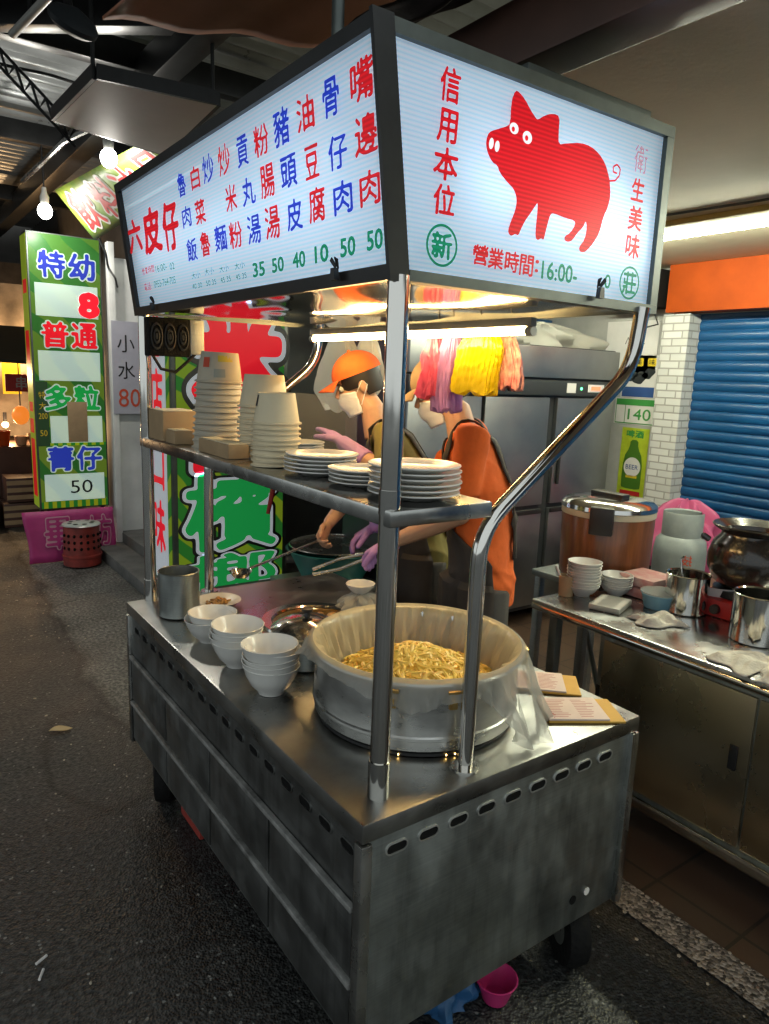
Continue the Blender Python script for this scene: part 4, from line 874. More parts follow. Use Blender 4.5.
t = T('hanging_rail', 'thin steel rail hung from the ceiling behind the cooks, holding clear bags', 'rail', (1.88, 2.94, 1.915))
P('rail', MB().use(STEEL).tube([(1.88, 2.72, 1.915), (1.88, 3.16, 1.915)], .008, 8), STEEL, t)
for y in (2.75, 3.13): P('hanger', MB().use(BLACKM).tube([(1.88, y, 1.915), (1.88, y, 2.529)], .004, 6), BLACKM, t)
# ================================================================ PEOPLE
def remeshed(name, parts, voxel, m, parent, smooth=4, cut=None):
    """parts: callable filling a builder with overlapping tubes and balls -> one continuous skin"""
    mb = MB().use(m); parts(mb)
    o = P(name, mb, m, parent)
    r = o.modifiers.new('r', 'REMESH'); r.mode = 'VOXEL'; r.voxel_size = voxel
    s = o.modifiers.new('s', 'SMOOTH'); s.iterations = smooth; s.factor = .5
    dg = bpy.context.evaluated_depsgraph_get(); me = bpy.data.meshes.new_from_object(o.evaluated_get(dg))
    o.modifiers.clear(); o.data = me; me.materials.clear(); me.materials.append(m)
    for f in me.polygons: f.use_smooth = True
    if cut is not None:
        bm = bmesh.new(); bm.from_mesh(me)
        for co, no in cut: bmesh.ops.bisect_plane(bm, geom=bm.verts[:]+bm.edges[:]+bm.faces[:], plane_co=co, plane_no=no, clear_outer=True)
        bm.to_mesh(me); bm.free()
    return o
V3 = Vector
def hand(mb, wrist, palm_end, palm_n, curl=.5, size=1.0, grow=0.0, spread=.16):
    """palm block, four unequal bent fingers, a thumb leaving the side of the palm near its base"""
    w, e = V3(wrist), V3(palm_end); d = (e-w).normalized(); n = V3(palm_n); n = (n-d*n.dot(d)).normalized(); s = d.cross(n)
    L = .085*size; c1 = w+d*L
    mb.tube([w-d*.03, w+d*.01, w+d*.045, w+d*L*1.02], [(.019+grow, .026+grow), (.018+grow, .030+grow), (.016+grow, .040+grow), (.013+grow, .040+grow)], 14, upv=n)
    for k, (ln, off) in enumerate(((.070, .030), (.078, .010), (.072, -.010), (.056, -.029))):
        b = c1+s*off*size-d*.012; dd = (d+s*off*spread*10).normalized(); pts = [b]; a = 0
        for j, fr in enumerate((.42, .33, .25)):
            a += curl*(.55, .9, .6)[j]; q = dd*math.cos(a)+n*math.sin(a); pts.append(pts[-1]+q*ln*fr*size*1.05)
        mb.tube(pts, [.0098+grow, .0092+grow, .0085+grow, .0072+grow], 8)
        mb.ball(pts[-1], .0073+grow, 8)
    b = w+d*.022+s*.022; q1 = (d*.6+s*.75+n*.35).normalized(); q2 = (d*.9+s*.25+n*.45).normalized()
    mb.tube([b, b+q1*.038, b+q1*.038+q2*.032, b+q1*.038+q2*.055], [.014+grow, .0115+grow, .0098+grow, .008+grow], 8); mb.ball(b+q1*.038+q2*.055, .008+grow, 8)
def person(label, J, shirt, cap_col, gloves, hands):
    """J: joints in world space. body, shirt, apron, trousers, cap, mask, hair"""
    t = T('person', label, 'person', (J['hip'].x, J['hip'].y, 0))
    fw = J['face'].normalized(); sd = V3((0, 0, 1)).cross(fw).normalized(); upv = fw.cross(sd)
    hd = J['head']; hip, chest, neck = J['hip'], J['chest'], J['neck']
    tf = V3(J['torso_face']).normalized(); ts = V3((0, 0, 1)).cross(tf).normalized()
    Hm = Matrix((fw, sd, upv)).transposed().to_4x4()
    hp = lambda a, b2, c: hd+fw*a+sd*b2+upv*c
    def body(mb):
        mb.tube([hip-V3((0, 0, .08)), hip, (hip+chest)/2, chest, chest+(neck-chest)*.55, neck-V3((0, 0, .05))], [(.10, .145), (.105, .150), (.092, .138), (.108, .16), (.09, .155), (.058, .082)], 20, upv=tf)
        mb.tube([neck-V3((0, 0, .07)), neck+(hd-neck)*.3, hd-upv*.06], [.062, .054, .055], 14)
        mb.ball(hp(-.008, 0, .035), (.098, .077, .092), 20, Hm); mb.ball(hp(.018, 0, -.035), (.075, .062, .085), 18, Hm)
        mb.tube([hp(.085, 0, .015), hp(.108, 0, -.022), hp(.092, 0, -.032)], [.008, .014, .011], 8)     # nose
        mb.ball(hp(.083, 0, -.068), (.012, .024, .008), 8, Hm)                                          # mouth
        mb.ball(hp(.062, 0, -.105), (.026, .030, .022), 10, Hm)                                         # chin
        for s in (-1, 1):
            mb.ball(hp(-.012, .076*s, -.012), (.020, .010, .032), 10, Hm)                               # ear
            sh, el, wr = J['sh'][s], J['el'][s], J['wr'][s]
            mb.tube([sh+(neck-sh)*.35-V3((0, 0, .03)), sh, sh+(el-sh)*.5, el], [.055, .056, .047, .038], 12)
            mb.tube([el, el+(wr-el)*.3, wr], [.038, .040, .026], 12); mb.ball(el, .039, 10)
            hand(mb, wr, J['hand'][s], J['palm'][s], J['curl'][s])
            kn, ft = J['knee'][s], J['foot'][s]
            mb.tube([hip+ts*.085*s-V3((0, 0, .02)), kn, ft+V3((0, 0, .08))], [.085, .058, .042], 12)
            mb.tube([ft+V3((0, 0, .05)), ft+V3((0, 0, .035))+tf*.10, ft+V3((0, 0, .03))+tf*.18], [.045, .038, .028], 10)
    b = remeshed('body', body, .0052, SKIN, t, 3)
    EYE = mat('eye_white', (.7, .7, .68), .2); IRIS = mat('eye_dark', (.015, .010, .008), .15)
    for s in (-1, 1):
        e = P('eye', MB().use(EYE).ball(hp(.078, .031*s, .006), .0125, 12), EYE, t); P('iris', MB().use(IRIS).ball(hp(.0865, .0315*s, .005), .0062, 10), IRIS, e)
        P('eyebrow', MB().use(HAIR).tube([hp(.090, .015*s, .026), hp(.089, .032*s, .031), hp(.078, .050*s, .026)], .0035, 6), HAIR, t)
    P('hair', MB().use(HAIR).grid(40, 14, lambda u, v: tuple(hp(-.010+.103*math.cos(2*PI*u)*math.cos(v*1.5-.45)*(1 if math.cos(2*PI*u) < .15 else .93), .083*math.sin(2*PI*u)*math.cos(v*1.5-.45), .030+.096*math.sin(v*1.5-.45)-(.045 if math.cos(2*PI*u) < 0 and v < .1 else 0))), wrap=True), HAIR, t)
    def shirtf(mb):
        mb.tube([hip-V3((0, 0, .10)), hip, (hip+chest)/2, chest, chest+(neck-chest)*.55, neck-V3((0, 0, .045))], [(.122, .172), (.122, .170), (.115, .162), (.126, .182), (.108, .172), (.074, .088)], 24, upv=tf)
        for s in (-1, 1):
            sh, el = J['sh'][s], J['el'][s]; e2 = sh+(el-sh)*.72
            mb.tube([sh+(neck-sh)*.45-V3((0, 0, .03)), sh+V3((0, 0, .004)), sh+(el-sh)*.4, e2], [.060, .066, .061, .064], 14)
    sh_ = remeshed('t_shirt', shirtf, .0075, shirt, t, 5)
    # cloth folds
    me = sh_.data; g = np.random.default_rng(int(hip.y*1000)); ph = g.uniform(0, 6, 8)
    no = [v.normal.copy() for v in me.vertices]
    for v, n in zip(me.vertices, no):
        c = v.co; r1 = 1-abs(math.sin(15*c.z+13*c.y+6*c.x+ph[0]+1.8*math.sin(7*c.z-5*c.y+ph[3]))); r2 = 1-abs(math.sin(11*c.z-17*c.y+9*c.x+ph[5]+1.5*math.sin(9*c.y+6*c.x+ph[6])))
        k = .011*r1**3*max(0, math.sin(5*c.z+7*c.y+ph[1]))+.010*r2**3*max(0, math.sin(6*c.x-8*c.z+ph[7]))+.0045*math.sin(52*c.z-34*c.y+ph[2]+2.5*math.sin(21*c.x+9*c.z))*max(0, math.sin(7*c.z+8*c.y+ph[4]))
        v.co = c+n*k
    def trousersf(mb):
        mb.tube([hip-V3((0, 0, .03)), hip-V3((0, 0, .07)), hip-V3((0, 0, .14))], [(.096, .142), (.100, .146), (.108, .158)], 20, upv=tf)
        for s in (-1, 1):
            kn, ft = J['knee'][s], J['foot'][s]
            mb.tube([hip+ts*.09*s-V3((0, 0, .03)), hip+ts*.095*s+(kn-hip)*.4-V3((0, 0, .01)), kn, ft+V3((0, 0, .06))], [.102, .092, .076, .066], 14)
    tr_ = remeshed('trousers', trousersf, .011, TROUSER, t, 3)
    for s in (-1, 1):
        ft = J['foot'][s]; P('shoe', MB().use(BLACKP).tube([ft+V3((0, 0, .048))-tf*.06, ft+V3((0, 0, .052)), ft+V3((0, 0, .045))+tf*.11, ft+V3((0, 0, .034))+tf*.20], [(.048, .045), (.052, .048), (.044, .046), (.028, .036)], 14, upv=(0, 0, 1)), BLACKP, t)
    # bib apron: front sheet, waist wrap, straps
    from mathutils.bvhtree import BVHTree
    vs = []; fs = []
    for o_ in (sh_, tr_):
        k0 = len(vs); vs += [v.co.copy()+V3(ORG[t]) for v in o_.data.vertices]; fs += [[k0+i for i in p.vertices] for p in o_.data.polygons]
    bv = BVHTree.FromPolygons(vs, fs); zt = chest.z+.07; zb = hip.z-.42; zw = hip.z+.10
    def ap(u, v):
        zc = zb+(zt-zb)*v; half = 1.75 if zc < zw else max(.52, 1.75-2.4*(zc-zw)/(zt-zw)*1.1)
        a = (2*u-1)*half; k = (zc-hip.z)/(chest.z-hip.z); ax = hip+(chest-hip)*max(0, k) if zc > hip.z else V3((hip.x, hip.y, zc)); ax = V3((ax.x, ax.y, zc))
        d = tf*math.cos(a)+ts*math.sin(a); org = ax+d*.45; hit = bv.ray_cast(org, -d, .45)
        r = .45-hit[3] if hit[0] is not None else .15
        r = max(r, (.16 if abs(a) < 1 else .19) if zc < hip.z else 0)
        return tuple(ax+d*(r+.010+.004*math.sin(9*a+6*v)))
    a_ = P('apron', MB().use(APRON).grid(36, 44, ap), APRON, t); md = a_.modifiers.new('thick', 'SOLIDIFY'); md.thickness = .004; md.offset = 1
    for s in (-1, 1):
        sn = J['sh'][s].lerp(neck, .50)+V3((0, 0, .10)); ctl = [V3(ap(.5+.30*s if False else .5+.42*s, .995)), chest+tf*.2+ts*.10*s+V3((0, 0, .14)), sn, chest-tf*.2+ts*.10*s+V3((0, 0, .10)), hip-tf*.25+ts*.10*s+V3((0, 0, .12))]
        pts = []
        for q in range(33):
            f_ = q/32*4; i_ = min(3, int(f_)); p_ = ctl[i_].lerp(ctl[i_+1], f_-i_); loc, nn, ix, dd = bv.find_nearest(p_)
            pts.append((loc+nn*.004, nn))
        mb = MB().use(APRON); L_ = []
        for q, (p_, nn) in enumerate(pts):
            tg = (pts[min(q+1, 32)][0]-pts[max(q-1, 0)][0]).normalized(); w_ = tg.cross(nn).normalized()*.024
            L_.append([mb.bm.verts.new(p_-w_+nn*.001), mb.bm.verts.new(p_+nn*.004), mb.bm.verts.new(p_+w_+nn*.001)])
        for A_, B_ in zip(L_, L_[1:]):
            for i_ in range(2): mb.face([A_[i_], A_[i_+1], B_[i_+1], B_[i_]], True)
        st_ = P('apron_strap', mb, APRON, a_); md = st_.modifiers.new('thick', 'SOLIDIFY'); md.thickness = .004; md.offset = 1
    # mask
    mb = MB().use(MASK)
    mb.grid(22, 12, lambda u, v: tuple(hp((.088+.026*math.exp(-((u-.5)/.16)**2)*math.exp(-((v-.6)/.35)**2))*math.cos((u-.5)*2.5)+.004*math.sin(v*19)*.3, .082*math.sin((u-.5)*2.5), -.122+.105*v+.010*math.cos((u-.5)*5)*(v-.4))))
    mk = P('face_mask', mb, MASK, t); md = mk.modifiers.new('thick', 'SOLIDIFY'); md.thickness = .003
    for s in (-1, 1): P('ear_loop', MB().use(MASK).tube([hp(.030, .079*s, -.035), hp(-.015, .086*s, .012), hp(-.032, .084*s, -.012), hp(.022, .076*s, -.085)], .0016, 6), MASK, mk)
    if cap_col:
        mb = MB().use(cap_col)
        mb.grid(48, 16, lambda u, v: tuple(hp(-.010+(.112*math.cos(2*PI*u))*math.cos(v*PI/2)*(1+.012*math.cos(12*PI*u)), .090*math.sin(2*PI*u)*math.cos(v*PI/2), .044+.100*math.sin(v*PI/2))), wrap=True)
        cp = P('cap', mb, cap_col, t)
        mb = MB().use(cap_col); mb.grid(20, 8, lambda u, v: tuple(hp(.070+.030*math.cos((u-.5)*2.4)+(.078*math.cos((u-.5)*2.2))*v, (.078+.006*v)*math.sin((u-.5)*2.5), .047-.018*v-.022*abs(2*u-1)**2*v)))
        vs = P('visor', mb, cap_col, cp); md = vs.modifiers.new('thick', 'SOLIDIFY'); md.thickness = .004
        P('cap_button', MB().use(cap_col).ball(hp(-.010, 0, .145), .008, 8), cap_col, cp)
    for s in gloves:
        def gl(mb, s=s):
            el, wr = J['el'][s], J['wr'][s]; f0 = gloves[s]
            mb.tube([wr+(el-wr)*f0, wr+(el-wr)*.1, wr], [.043, .034, .032], 12); hand(mb, wr, J['hand'][s], J['palm'][s], J['curl'][s], 1.0, .0035)
        remeshed('rubber_glove', gl, .0045, GLOVE, t, 2)
    return t
# cook in the orange T-shirt, bent over the counter with tongs
ft2 = V3((-.75, .66, 0))
person('cook in orange T-shirt and dark apron bending forward behind hanging bags', dict(
    hip=V3((1.93, 1.985, .93)), chest=V3((1.885, 2.0, 1.28)), neck=V3((1.865, 2.075, 1.535)), head=V3((1.845, 2.21, 1.645)), face=V3((-.72, .55, -.42)), torso_face=(-.75, .66, 0),
    sh={1: V3((1.745, 1.895, 1.490)), -1: V3((1.985, 2.15, 1.490))}, el={1: V3((1.735, 1.925, 1.205)), -1: V3((1.90, 2.33, 1.22))}, wr={1: V3((1.625, 2.235, 1.035)), -1: V3((1.72, 2.46, 1.05))},
    hand={1: V3((1.585, 2.34, .965)), -1: V3((1.62, 2.52, .98))}, palm={1: V3((-.1, .3, -1)), -1: V3((.1, -.3, -1))}, curl={1: .75, -1: .6},
    knee={1: V3((1.88, 1.90, .50)), -1: V3((1.97, 2.06, .50))}, foot={1: V3((1.90, 1.87, .006)), -1: V3((2.01, 2.08, .006))}), ORANGE, mat('tan_cap_cloth', (.22, .15, .08), .85, var=.1), {1: .12, -1: .12}, None)
# cook with the orange cap, one gloved arm stretched out, the bare hand on the ladle
person('cook in orange cap and olive T-shirt holding a ladle, one gloved arm outstretched', dict(
    hip=V3((1.98, 2.43, .93)), chest=V3((1.89, 2.47, 1.26)), neck=V3((1.80, 2.56, 1.50)), head=V3((1.755, 2.665, 1.655)), face=V3((-.78, .45, -.38)), torso_face=(-.80, .60, 0),
    sh={1: V3((1.735, 2.39, 1.455)), -1: V3((1.95, 2.66, 1.455))}, el={1: V3((1.66, 2.28, 1.30)), -1: V3((1.77, 2.66, 1.20))}, wr={1: V3((1.60, 2.545, 1.415)), -1: V3((1.575, 2.595, 1.055))},
    hand={1: V3((1.60, 2.69, 1.465)), -1: V3((1.52, 2.575, .985))}, palm={1: V3((-.3, 0, -1)), -1: V3((-.2, -.7, -.6))}, curl={1: .18, -1: 1.05},
    knee={1: V3((1.95, 2.37, .50)), -1: V3((2.02, 2.53, .50))}, foot={1: V3((1.98, 2.33, .006)), -1: V3((2.05, 2.53, .006))}), OLIVE, ORANGE, {1: .55}, None)
# ladle and tongs
t = T('ladle', 'long steel ladle held over the broth by the cook in the orange cap', 'ladle', (1.05, 2.38, .95))
P('bowl', MB().use(CHROME).lathe([(0, -.028), (.028, -.020), (.040, 0), (.042, .001), (.039, 0), (.027, -.017), (0, -.025)], (1.065, 2.37, .965), 28, mtx=None), CHROME, t)
P('handle', MB().use(STEEL).tube([(1.105, 2.385, .966), (1.25, 2.45, .975), (1.50, 2.565, .990), (1.575, 2.60, .995)], .0055, 8), STEEL, t)
t = T('tongs', 'steel tongs held by the purple-gloved hand of the cook in orange', 'tongs', (1.5, 2.35, .93))
for s in (-1, 1): P('arm', MB().use(STEEL).tube([(1.585, 2.335, .965+.012*s), (1.50, 2.38, .935+.022*s), (1.40, 2.42, .905+.010*s)], [(.007, .003)]*3, 8), STEEL, t)

# ================================================================ RIGHT: WORK TABLE AND WHAT STANDS ON IT
TX = 2.20; TYE = 1.965
t = T('work_table', 'long stainless work counter with cabinet doors along the arcade', 'counter', (2.6, .9, 0))
mb = MB().use(STEEL); mb.box((TX, -.9, .762), (2.98, TYE, .80), .010); P('table_top', mb, STEEL, t)
WARMST = mat('door_steel_golden_reflection', (0.54, 0.45, 0.31), .30, 1.0, var=.08, vscale=1.5, rvar=.08)  # golden base colour paints a warm reflection into the doors
P('front_rail', MB().use(CHROME).tube([(TX+.006, -.9, .772), (TX+.006, TYE-.01, .772)], .016, 12), CHROME, t)
mb = MB().use(STEELD); mb.box((TX+.075, -.9, .14), (2.95, 1.66, .7615), .004); P('cabinet', mb, STEELD, t)
for y0, y1 in ((1.03, 1.63), (.50, 1.02), (.0, .49), (-.9, -.01)):
    d = P('cabinet_door', MB().use(WARMST).box((TX+.060, y0, .175), (TX+.0735, y1, .715), .003), WARMST, t)
    P('pull', MB().use(BLACKP).box((TX+.054, y0+.035, .44), (TX+.0605, y0+.065, .53), .004), BLACKP, d)
P('base_rail', MB().use(CHROME).box((TX+.045, -.9, .115), (TX+.075, 1.66, .158), .005), CHROME, t)
for x, y in ((TX+.09, 1.90), (2.90, 1.90), (TX+.09, 1.62), (2.90, 1.62), (TX+.09, .2), (2.9, .2), (TX+.09, -.8)): P('leg', MB().use(STEELD).box((x-.02, y-.02, .006), (x+.02, y+.02, .7618), .003), STEELD, t)
P('switch_plate', MB().use(BLACKM).box((TX+.068, 1.637, .42), (TX+.0735, 1.655, .52), .002), BLACKM, t)
# a second stand behind carries the cooker
t = T('side_stand', 'dark steel side stand behind the work counter under the rice cooker', 'stand', (2.82, 2.15, 0))
P('top', MB().use(STEELD).box((2.57, 1.972, .765), (3.06, 2.31, .797), .006), STEELD, t)
for x, y in ((2.60, 2.0), (3.03, 2.0), (2.60, 2.28), (3.03, 2.28)): P('leg', MB().use(STEELD).box((x-.018, y-.018, .006), (x+.018, y+.018, .7648), .003), STEELD, t)
P('brace', MB().use(STEELD).tube([(2.60, 2.03, .72), (2.85, 2.03, .10)], .012, 8), STEELD, t)
# rice cooker
COOKW = mat('cooker_wood_print', (0.17, 0.060, 0.021), .32, var=.35, vscale=6, stretch=(7, 7, .7), coat=.3)
rcx, rcy = 2.80, 2.07
t = T('rice_cooker', 'big wood-grain rice cooker with a steel lid and black latch', 'rice cooker', (rcx, rcy, .80))
P('cooker_body', MB().use(COOKW).lathe([(0, .002), (.195, .002), (.205, .012), (.212, .30), (.208, .31)], (rcx, rcy, .797), 56), COOKW, t)
CREAM = mat('cream_band', (.55, .50, .38), .4); P('band', MB().use(CREAM).lathe([(.2105, .298), (.216, .302), (.216, .325), (.2105, .329)], (rcx, rcy, .797), 56), CREAM, t)
l = P('lid', MB().use(CHROME).lathe([(.214, .326), (.219, .331), (.217, .350), (.200, .366), (.12, .380), (0, .384)], (rcx, rcy, .797), 56), CHROME, t)
P('lid_handle', MB().use(BLACKP).box((rcx-.03, rcy-.09, .797+.379), (rcx+.03, rcy+.09, .797+.402), .008), BLACKP, l)
a = math.atan2(-.796, -.575)-.42; mt = Matrix.Translation((rcx+.216*math.cos(a), rcy+.216*math.sin(a), .797)) @ Matrix.Rotation(a, 4, 'Z')
P('latch', MB().use(BLACKP).box((-.01, -.052, .235), (.030, .052, .362), .010, mt), BLACKP, t)
# stacked bowls, tray, boxes, cloths
BWR = lathe_mesh('rice_bowl', [(0, .005), (.022, .004), (.024, 0), (.029, 0), (.032, .006), (.052, .022), (.066, .042), (.0685, .045), (.065, .0455), (.050, .026), (.030, .011), (0, .009)], CHINA, 36)
def rbowls(x, y, n, where, step, sc=1.0):
    for i in range(n): inst(BWR, 'rice_bowl', f'small white bowl, {ORD[n-1-i]} of {where}', 'bowl', (x+rng.normal(0, .001), y+rng.normal(0, .001), .801+i*step), 'white bowls on the work counter', 0, sc, (rng.normal(0, .01), rng.normal(0, .01)))
rbowls(2.425, 1.885, 9, 'the tall bowl stack by the rice cooker', .0130, 1.06)
rbowls(2.56, 1.815, 6, 'the short bowl stack by the rice cooker', .0095, 1.0)
t = T('spoon_jar', 'wooden jar with a white spoon left of the tall bowl stack', 'jar', (2.35, 1.945, .80))
P('jar', MB().use(CARD).lathe([(0, .001), (.030, .001), (.034, .09), (.031, .09), (.028, .006), (0, .006)], (2.36, 1.92, .80), 24), CARD, t)
P('spoon', MB().use(CHINA).tube([(2.36, 1.92, .82), (2.325, 1.955, .93)], [.004, .0065], 8), CHINA, t)
t = T('wrapped_tray', 'flat plastic-wrapped tray lying in front of the short bowl stack', 'tray', (2.40, 1.72, .80), rz=.35)
P('tray', MB().use(mat('grey_tray', (.10, .10, .11), .4)).box((-.085, -.06, .001), (.085, .06, .020), .006), None, t, local=True)
P('wrap', MB().use(FILM).box((-.089, -.064, .0005), (.089, .064, .026), .010), FILM, t, local=True)
P('white_edge', MB().use(PAPER).box((-.080, -.055, .0205), (.080, -.035, .0225)), PAPER, t, local=True)
P('white_edge', MB().use(PAPER).box((-.080, .035, .0205), (.080, .055, .0225)), PAPER, t, local=True)
t = T('paper_packs', 'stack of pink and red tissue packs beside the short bowl stack', 'tissue packs', (2.66, 1.76, .80))
PKR = mat('pink_pack', (.55, .20, .20), .6, col2=(.62, .45, .40), vscale=18)
P('pack', MB().use(PKR).box((2.60, 1.66, .801), (2.80, 1.84, .845), .012), PKR, t); P('pack', MB().use(PKR).box((2.61, 1.67, .847), (2.79, 1.85, .890), .012), PKR, t)
BLB = mat('pale_blue_tub', (.16, .33, .44), .45); t = T('plastic_tub', 'pale blue plastic tub left of the steel pot on the work counter', 'tub', (2.58, 1.60, .80))
P('tub', MB().use(BLB).lathe([(0, .002), (.060, .002), (.074, .060), (.078, .062), (.075, .064), (.070, .060), (.056, .008), (0, .008)], (2.58, 1.615, .80), 28), BLB, t)
P('lid', MB().use(FILM).lathe([(.079, .0645), (.079, .070), (.03, .074), (0, .074)], (2.58, 1.615, .80), 28), FILM, t)
RAG = mat('white_rag', (.56, .52, .45), .9, var=.15, vscale=14, bump=.5, bscale=60)
def rag(label, cx, cy, w, d, h, rz, seed):
    g = np.random.default_rng(seed); ph = g.uniform(0, 6, 6); M = Matrix.Rotation(rz, 2)
    def f(u, v):
        x, y = (u-.5)*w, (v-.5)*d; e = min(1, 6*min(u, 1-u, v, 1-v)); q = M @ V3((x+.012*math.sin(9*v+ph[4]), y+.010*math.sin(8*u+ph[5])))
        return (cx+q.x, cy+q.y, .802+e*h*(.55+.25*math.sin(11*u+5*v+ph[0])+.2*math.sin(17*v-6*u+ph[1])))
    o = ONE('cleaning_rag', MB().use(RAG).grid(30, 24, f), RAG, label, 'rag', (cx, cy, .80), 'rags on the work counter'); md = o.modifiers.new('thick', 'SOLIDIFY'); md.thickness = .005; md.offset = 1
rag('crumpled beige rag in front of the middle steel pot', 2.40, 1.50, .17, .11, .032, -.5, 1)
rag('folded white rag at the counter edge under the right-hand steel pot', 2.31, 1.105, .20, .17, .022, -.3, 2)
rag('thicker folded rag at the right edge of the picture', 2.27, .955, .17, .14, .034, .2, 3)
def steelpot(x, y, r, h, label):
    t = T('steel_pot', label, 'pot', (x, y, .80)); P('pot_body', MB().use(CHROME).lathe([(0, .002), (r-.004, .002), (r, .006), (r, h), (r+.004, h+.003), (r, h+.005), (r-.005, h), (r-.005, .008), (0, .008)], (x, y, .80), 48), CHROME, t); return t
t = steelpot(2.635, 1.535, .083, .155, 'shiny steel pot with a ladle handle sticking out, beside the blue tub')
P('ladle_handle', MB().use(STEEL).tube([(2.66, 1.56, .86), (2.675, 1.60, 1.0), (2.67, 1.585, 1.012)], .004, 8), STEEL, t)
steelpot(2.555, 1.205, .088, .175, 'tall shiny steel pot at the right edge of the picture')
SOUPM = mat('brown_soup', (.16, .09, .04), .2)
t = T('white_basin', 'pale plastic basin half hidden behind the steel pot with the ladle', 'basin', (2.80, 1.56, .80)); P('basin', MB().use(PAPER).lathe([(0, .002), (.08, .002), (.12, .11), (.124, .112), (.118, .11), (.075, .008), (0, .008)], (2.80, 1.50, .80), 32), PAPER, t)
# clay pot on its red burner
CLAY = mat('black_glazed_clay', (.020, .016, .013), .22, var=.3, vscale=14, bump=.10, bscale=18, coat=.3)
px_, py_ = 2.83, 1.395
t = T('clay_pot', 'big round black glazed clay pot standing on a red gas burner', 'clay pot', (px_, py_, .905))
P('pot_body', MB().use(CLAY).lathe([(0, .001), (.09, .001), (.13, .03), (.158, .085), (.160, .135), (.145, .185), (.120, .215), (.116, .228), (.150, .250), (.155, .258), (.150, .262), (.112, .238), (.108, .22), (.13, .18), (.14, .10), (0, .03)], (px_, py_, .905), 52), CLAY, t)
P('soup', MB().use(SOUPM).lathe([(0, .205), (.118, .205)], (px_, py_, .905), 40), SOUPM, t)
for s in (-1, 1): P('ear_handle', MB().use(CLAY).tube([(px_-.06*s-.13*s*.7, py_+.13*s*.75, .905+.20), (px_-.06*s-.155*s*.7, py_+.15*s*.75, .905+.215), (px_-.02*s-.155*s*.7, py_+.18*s*.75, .905+.20)], .012, 8), CLAY, t)
t = T('gas_burner', 'red portable gas burner under the black clay pot', 'gas burner', (px_, py_, .80))
P('burner_case', MB().use(RED).box((px_-.16, py_-.15, .801), (px_+.16, py_+.15, .872), .008), RED, t)
P('pan_support', MB().use(BLACKM).lathe([(.07, .075), (.125, .075), (.125, .104), (.07, .104)], (px_, py_, .80), 24), BLACKM, t)
P('knob', MB().use(BLACKP).lathe([(.020, 0), (.018, .018), (0, .018)], n=18, mtx=Matrix.Translation((px_-.16, py_+.03, .835)) @ Matrix.Rotation(-PI/2, 4, 'Y')), BLACKP, t)
# gas cylinder and pink bag behind
GASM = mat('grey_cylinder_paint', (.24, .27, .27), .45, var=.2, vscale=6)
gx, gy = 3.92, 2.36
t = T('gas_cylinder', 'grey gas cylinder with faded red characters, standing before the pink bag', 'gas cylinder', (gx, gy, 0))
P('tank', MB().use(GASM).lathe([(0, .02), (.12, .02), (.150, .07), (.152, .72), (.142, .79), (.10, .835), (.05, .85), (0, .852)], (gx, gy, 0), 44), GASM, t)
P('foot_ring', MB().use(GASM).lathe([(.115, .008), (.122, .008), (.125, .05), (.115, .05)], (gx, gy, 0), 32), GASM, t)
P('collar', MB().use(GASM).lathe([(.112, .815), (.116, .82), (.116, .955), (.112, .962), (.106, .955), (.106, .82)], (gx, gy, 0), 36, arc=(-.5, 5.2)), GASM, t)
P('valve', MB().use(BRASS).tube([(gx, gy, .845), (gx, gy, .93)], .02, 10), BRASS, t)
mb = MB().use(SEAL); aC = math.atan2(-gy, -gx)+.30
cyl = lambda u, v, l=0: (gx+(.153+l)*math.cos(aC-u/.153), gy+(.153+l)*math.sin(aC-u/.153), v)
for k, ch in enumerate('技工'): ink(mb, ch, lambda u, v, l=0: cyl(-u if False else u, v, l), 0, .695-.075*k, .062, .062, 36, .03, .0005)
P('red_lettering', mb, SEAL, t)
mb = crumple(90, (.21, .28), .42, 9, PINKBAG, (4.28, 2.56, .55)); ONE('pink_bag', mb, PINKBAG, 'big pink striped plastic bag behind the grey gas cylinder', 'plastic bag', (4.32, 2.5, .55))
t = T('low_crate', 'dark crate under the pink plastic bag behind the gas cylinder', 'crate', (4.32, 2.5, 0)); P('crate', MB().use(BLACKP).box((4.10, 2.22, .006), (4.56, 2.80, .555), .01), BLACKP, t)
mb = crumple(40, (.10, .09), .24, 12, TEALBAG, (2.62, 2.05, .01)); ONE('teal_bag', mb, TEALBAG, 'teal plastic bag on the floor under the side stand', 'plastic bag', (2.62, 2.05, 0))
# posters on the arcade wall
XP = XW-.04
PSH = .09
def PW(y, z, l=0.0): return (XP-.004-l, -y+PSH, z)     # reading left to right: y falls
def sheet(mb, y0, y1, z0, z1, l, m): mb.use(m).poly([PW(-y1, z0, l), PW(-y0, z0, l), PW(-y0, z1, l), PW(-y1, z1, l)])
def posterboard(name, label, y0, y1, z0, z1, m):
    t = T(name, label, 'poster', (XP-.002, (y0+y1)/2+PSH, z0), 'posters on the arcade wall'); P('sheet', MB().use(m).box((XP-.004, y0+PSH, z0), (XP-.0005, y1+PSH, z1)), m, t); return t
PG = mat('poster_green', (.05, .28, .06), .5); PY = mat('poster_lime', (.45, .55, .03), .5, var=.2, vscale=9); PB = mat('poster_blue', (.03, .08, .26), .5); PYL = mat('poster_yellow', (.75, .55, .03), .5)
def wl(mb, m, ch, y, z, w, h, grow=.03, l=.003): mb.use(m); ink(mb, ch, PW, -y, z, w, h, 30, grow, l)
t = posterboard('white_notice', 'bare white notice board with a faint scribble at the top of the posters', 3.14, 3.60, 1.78, 2.17, PAPER)
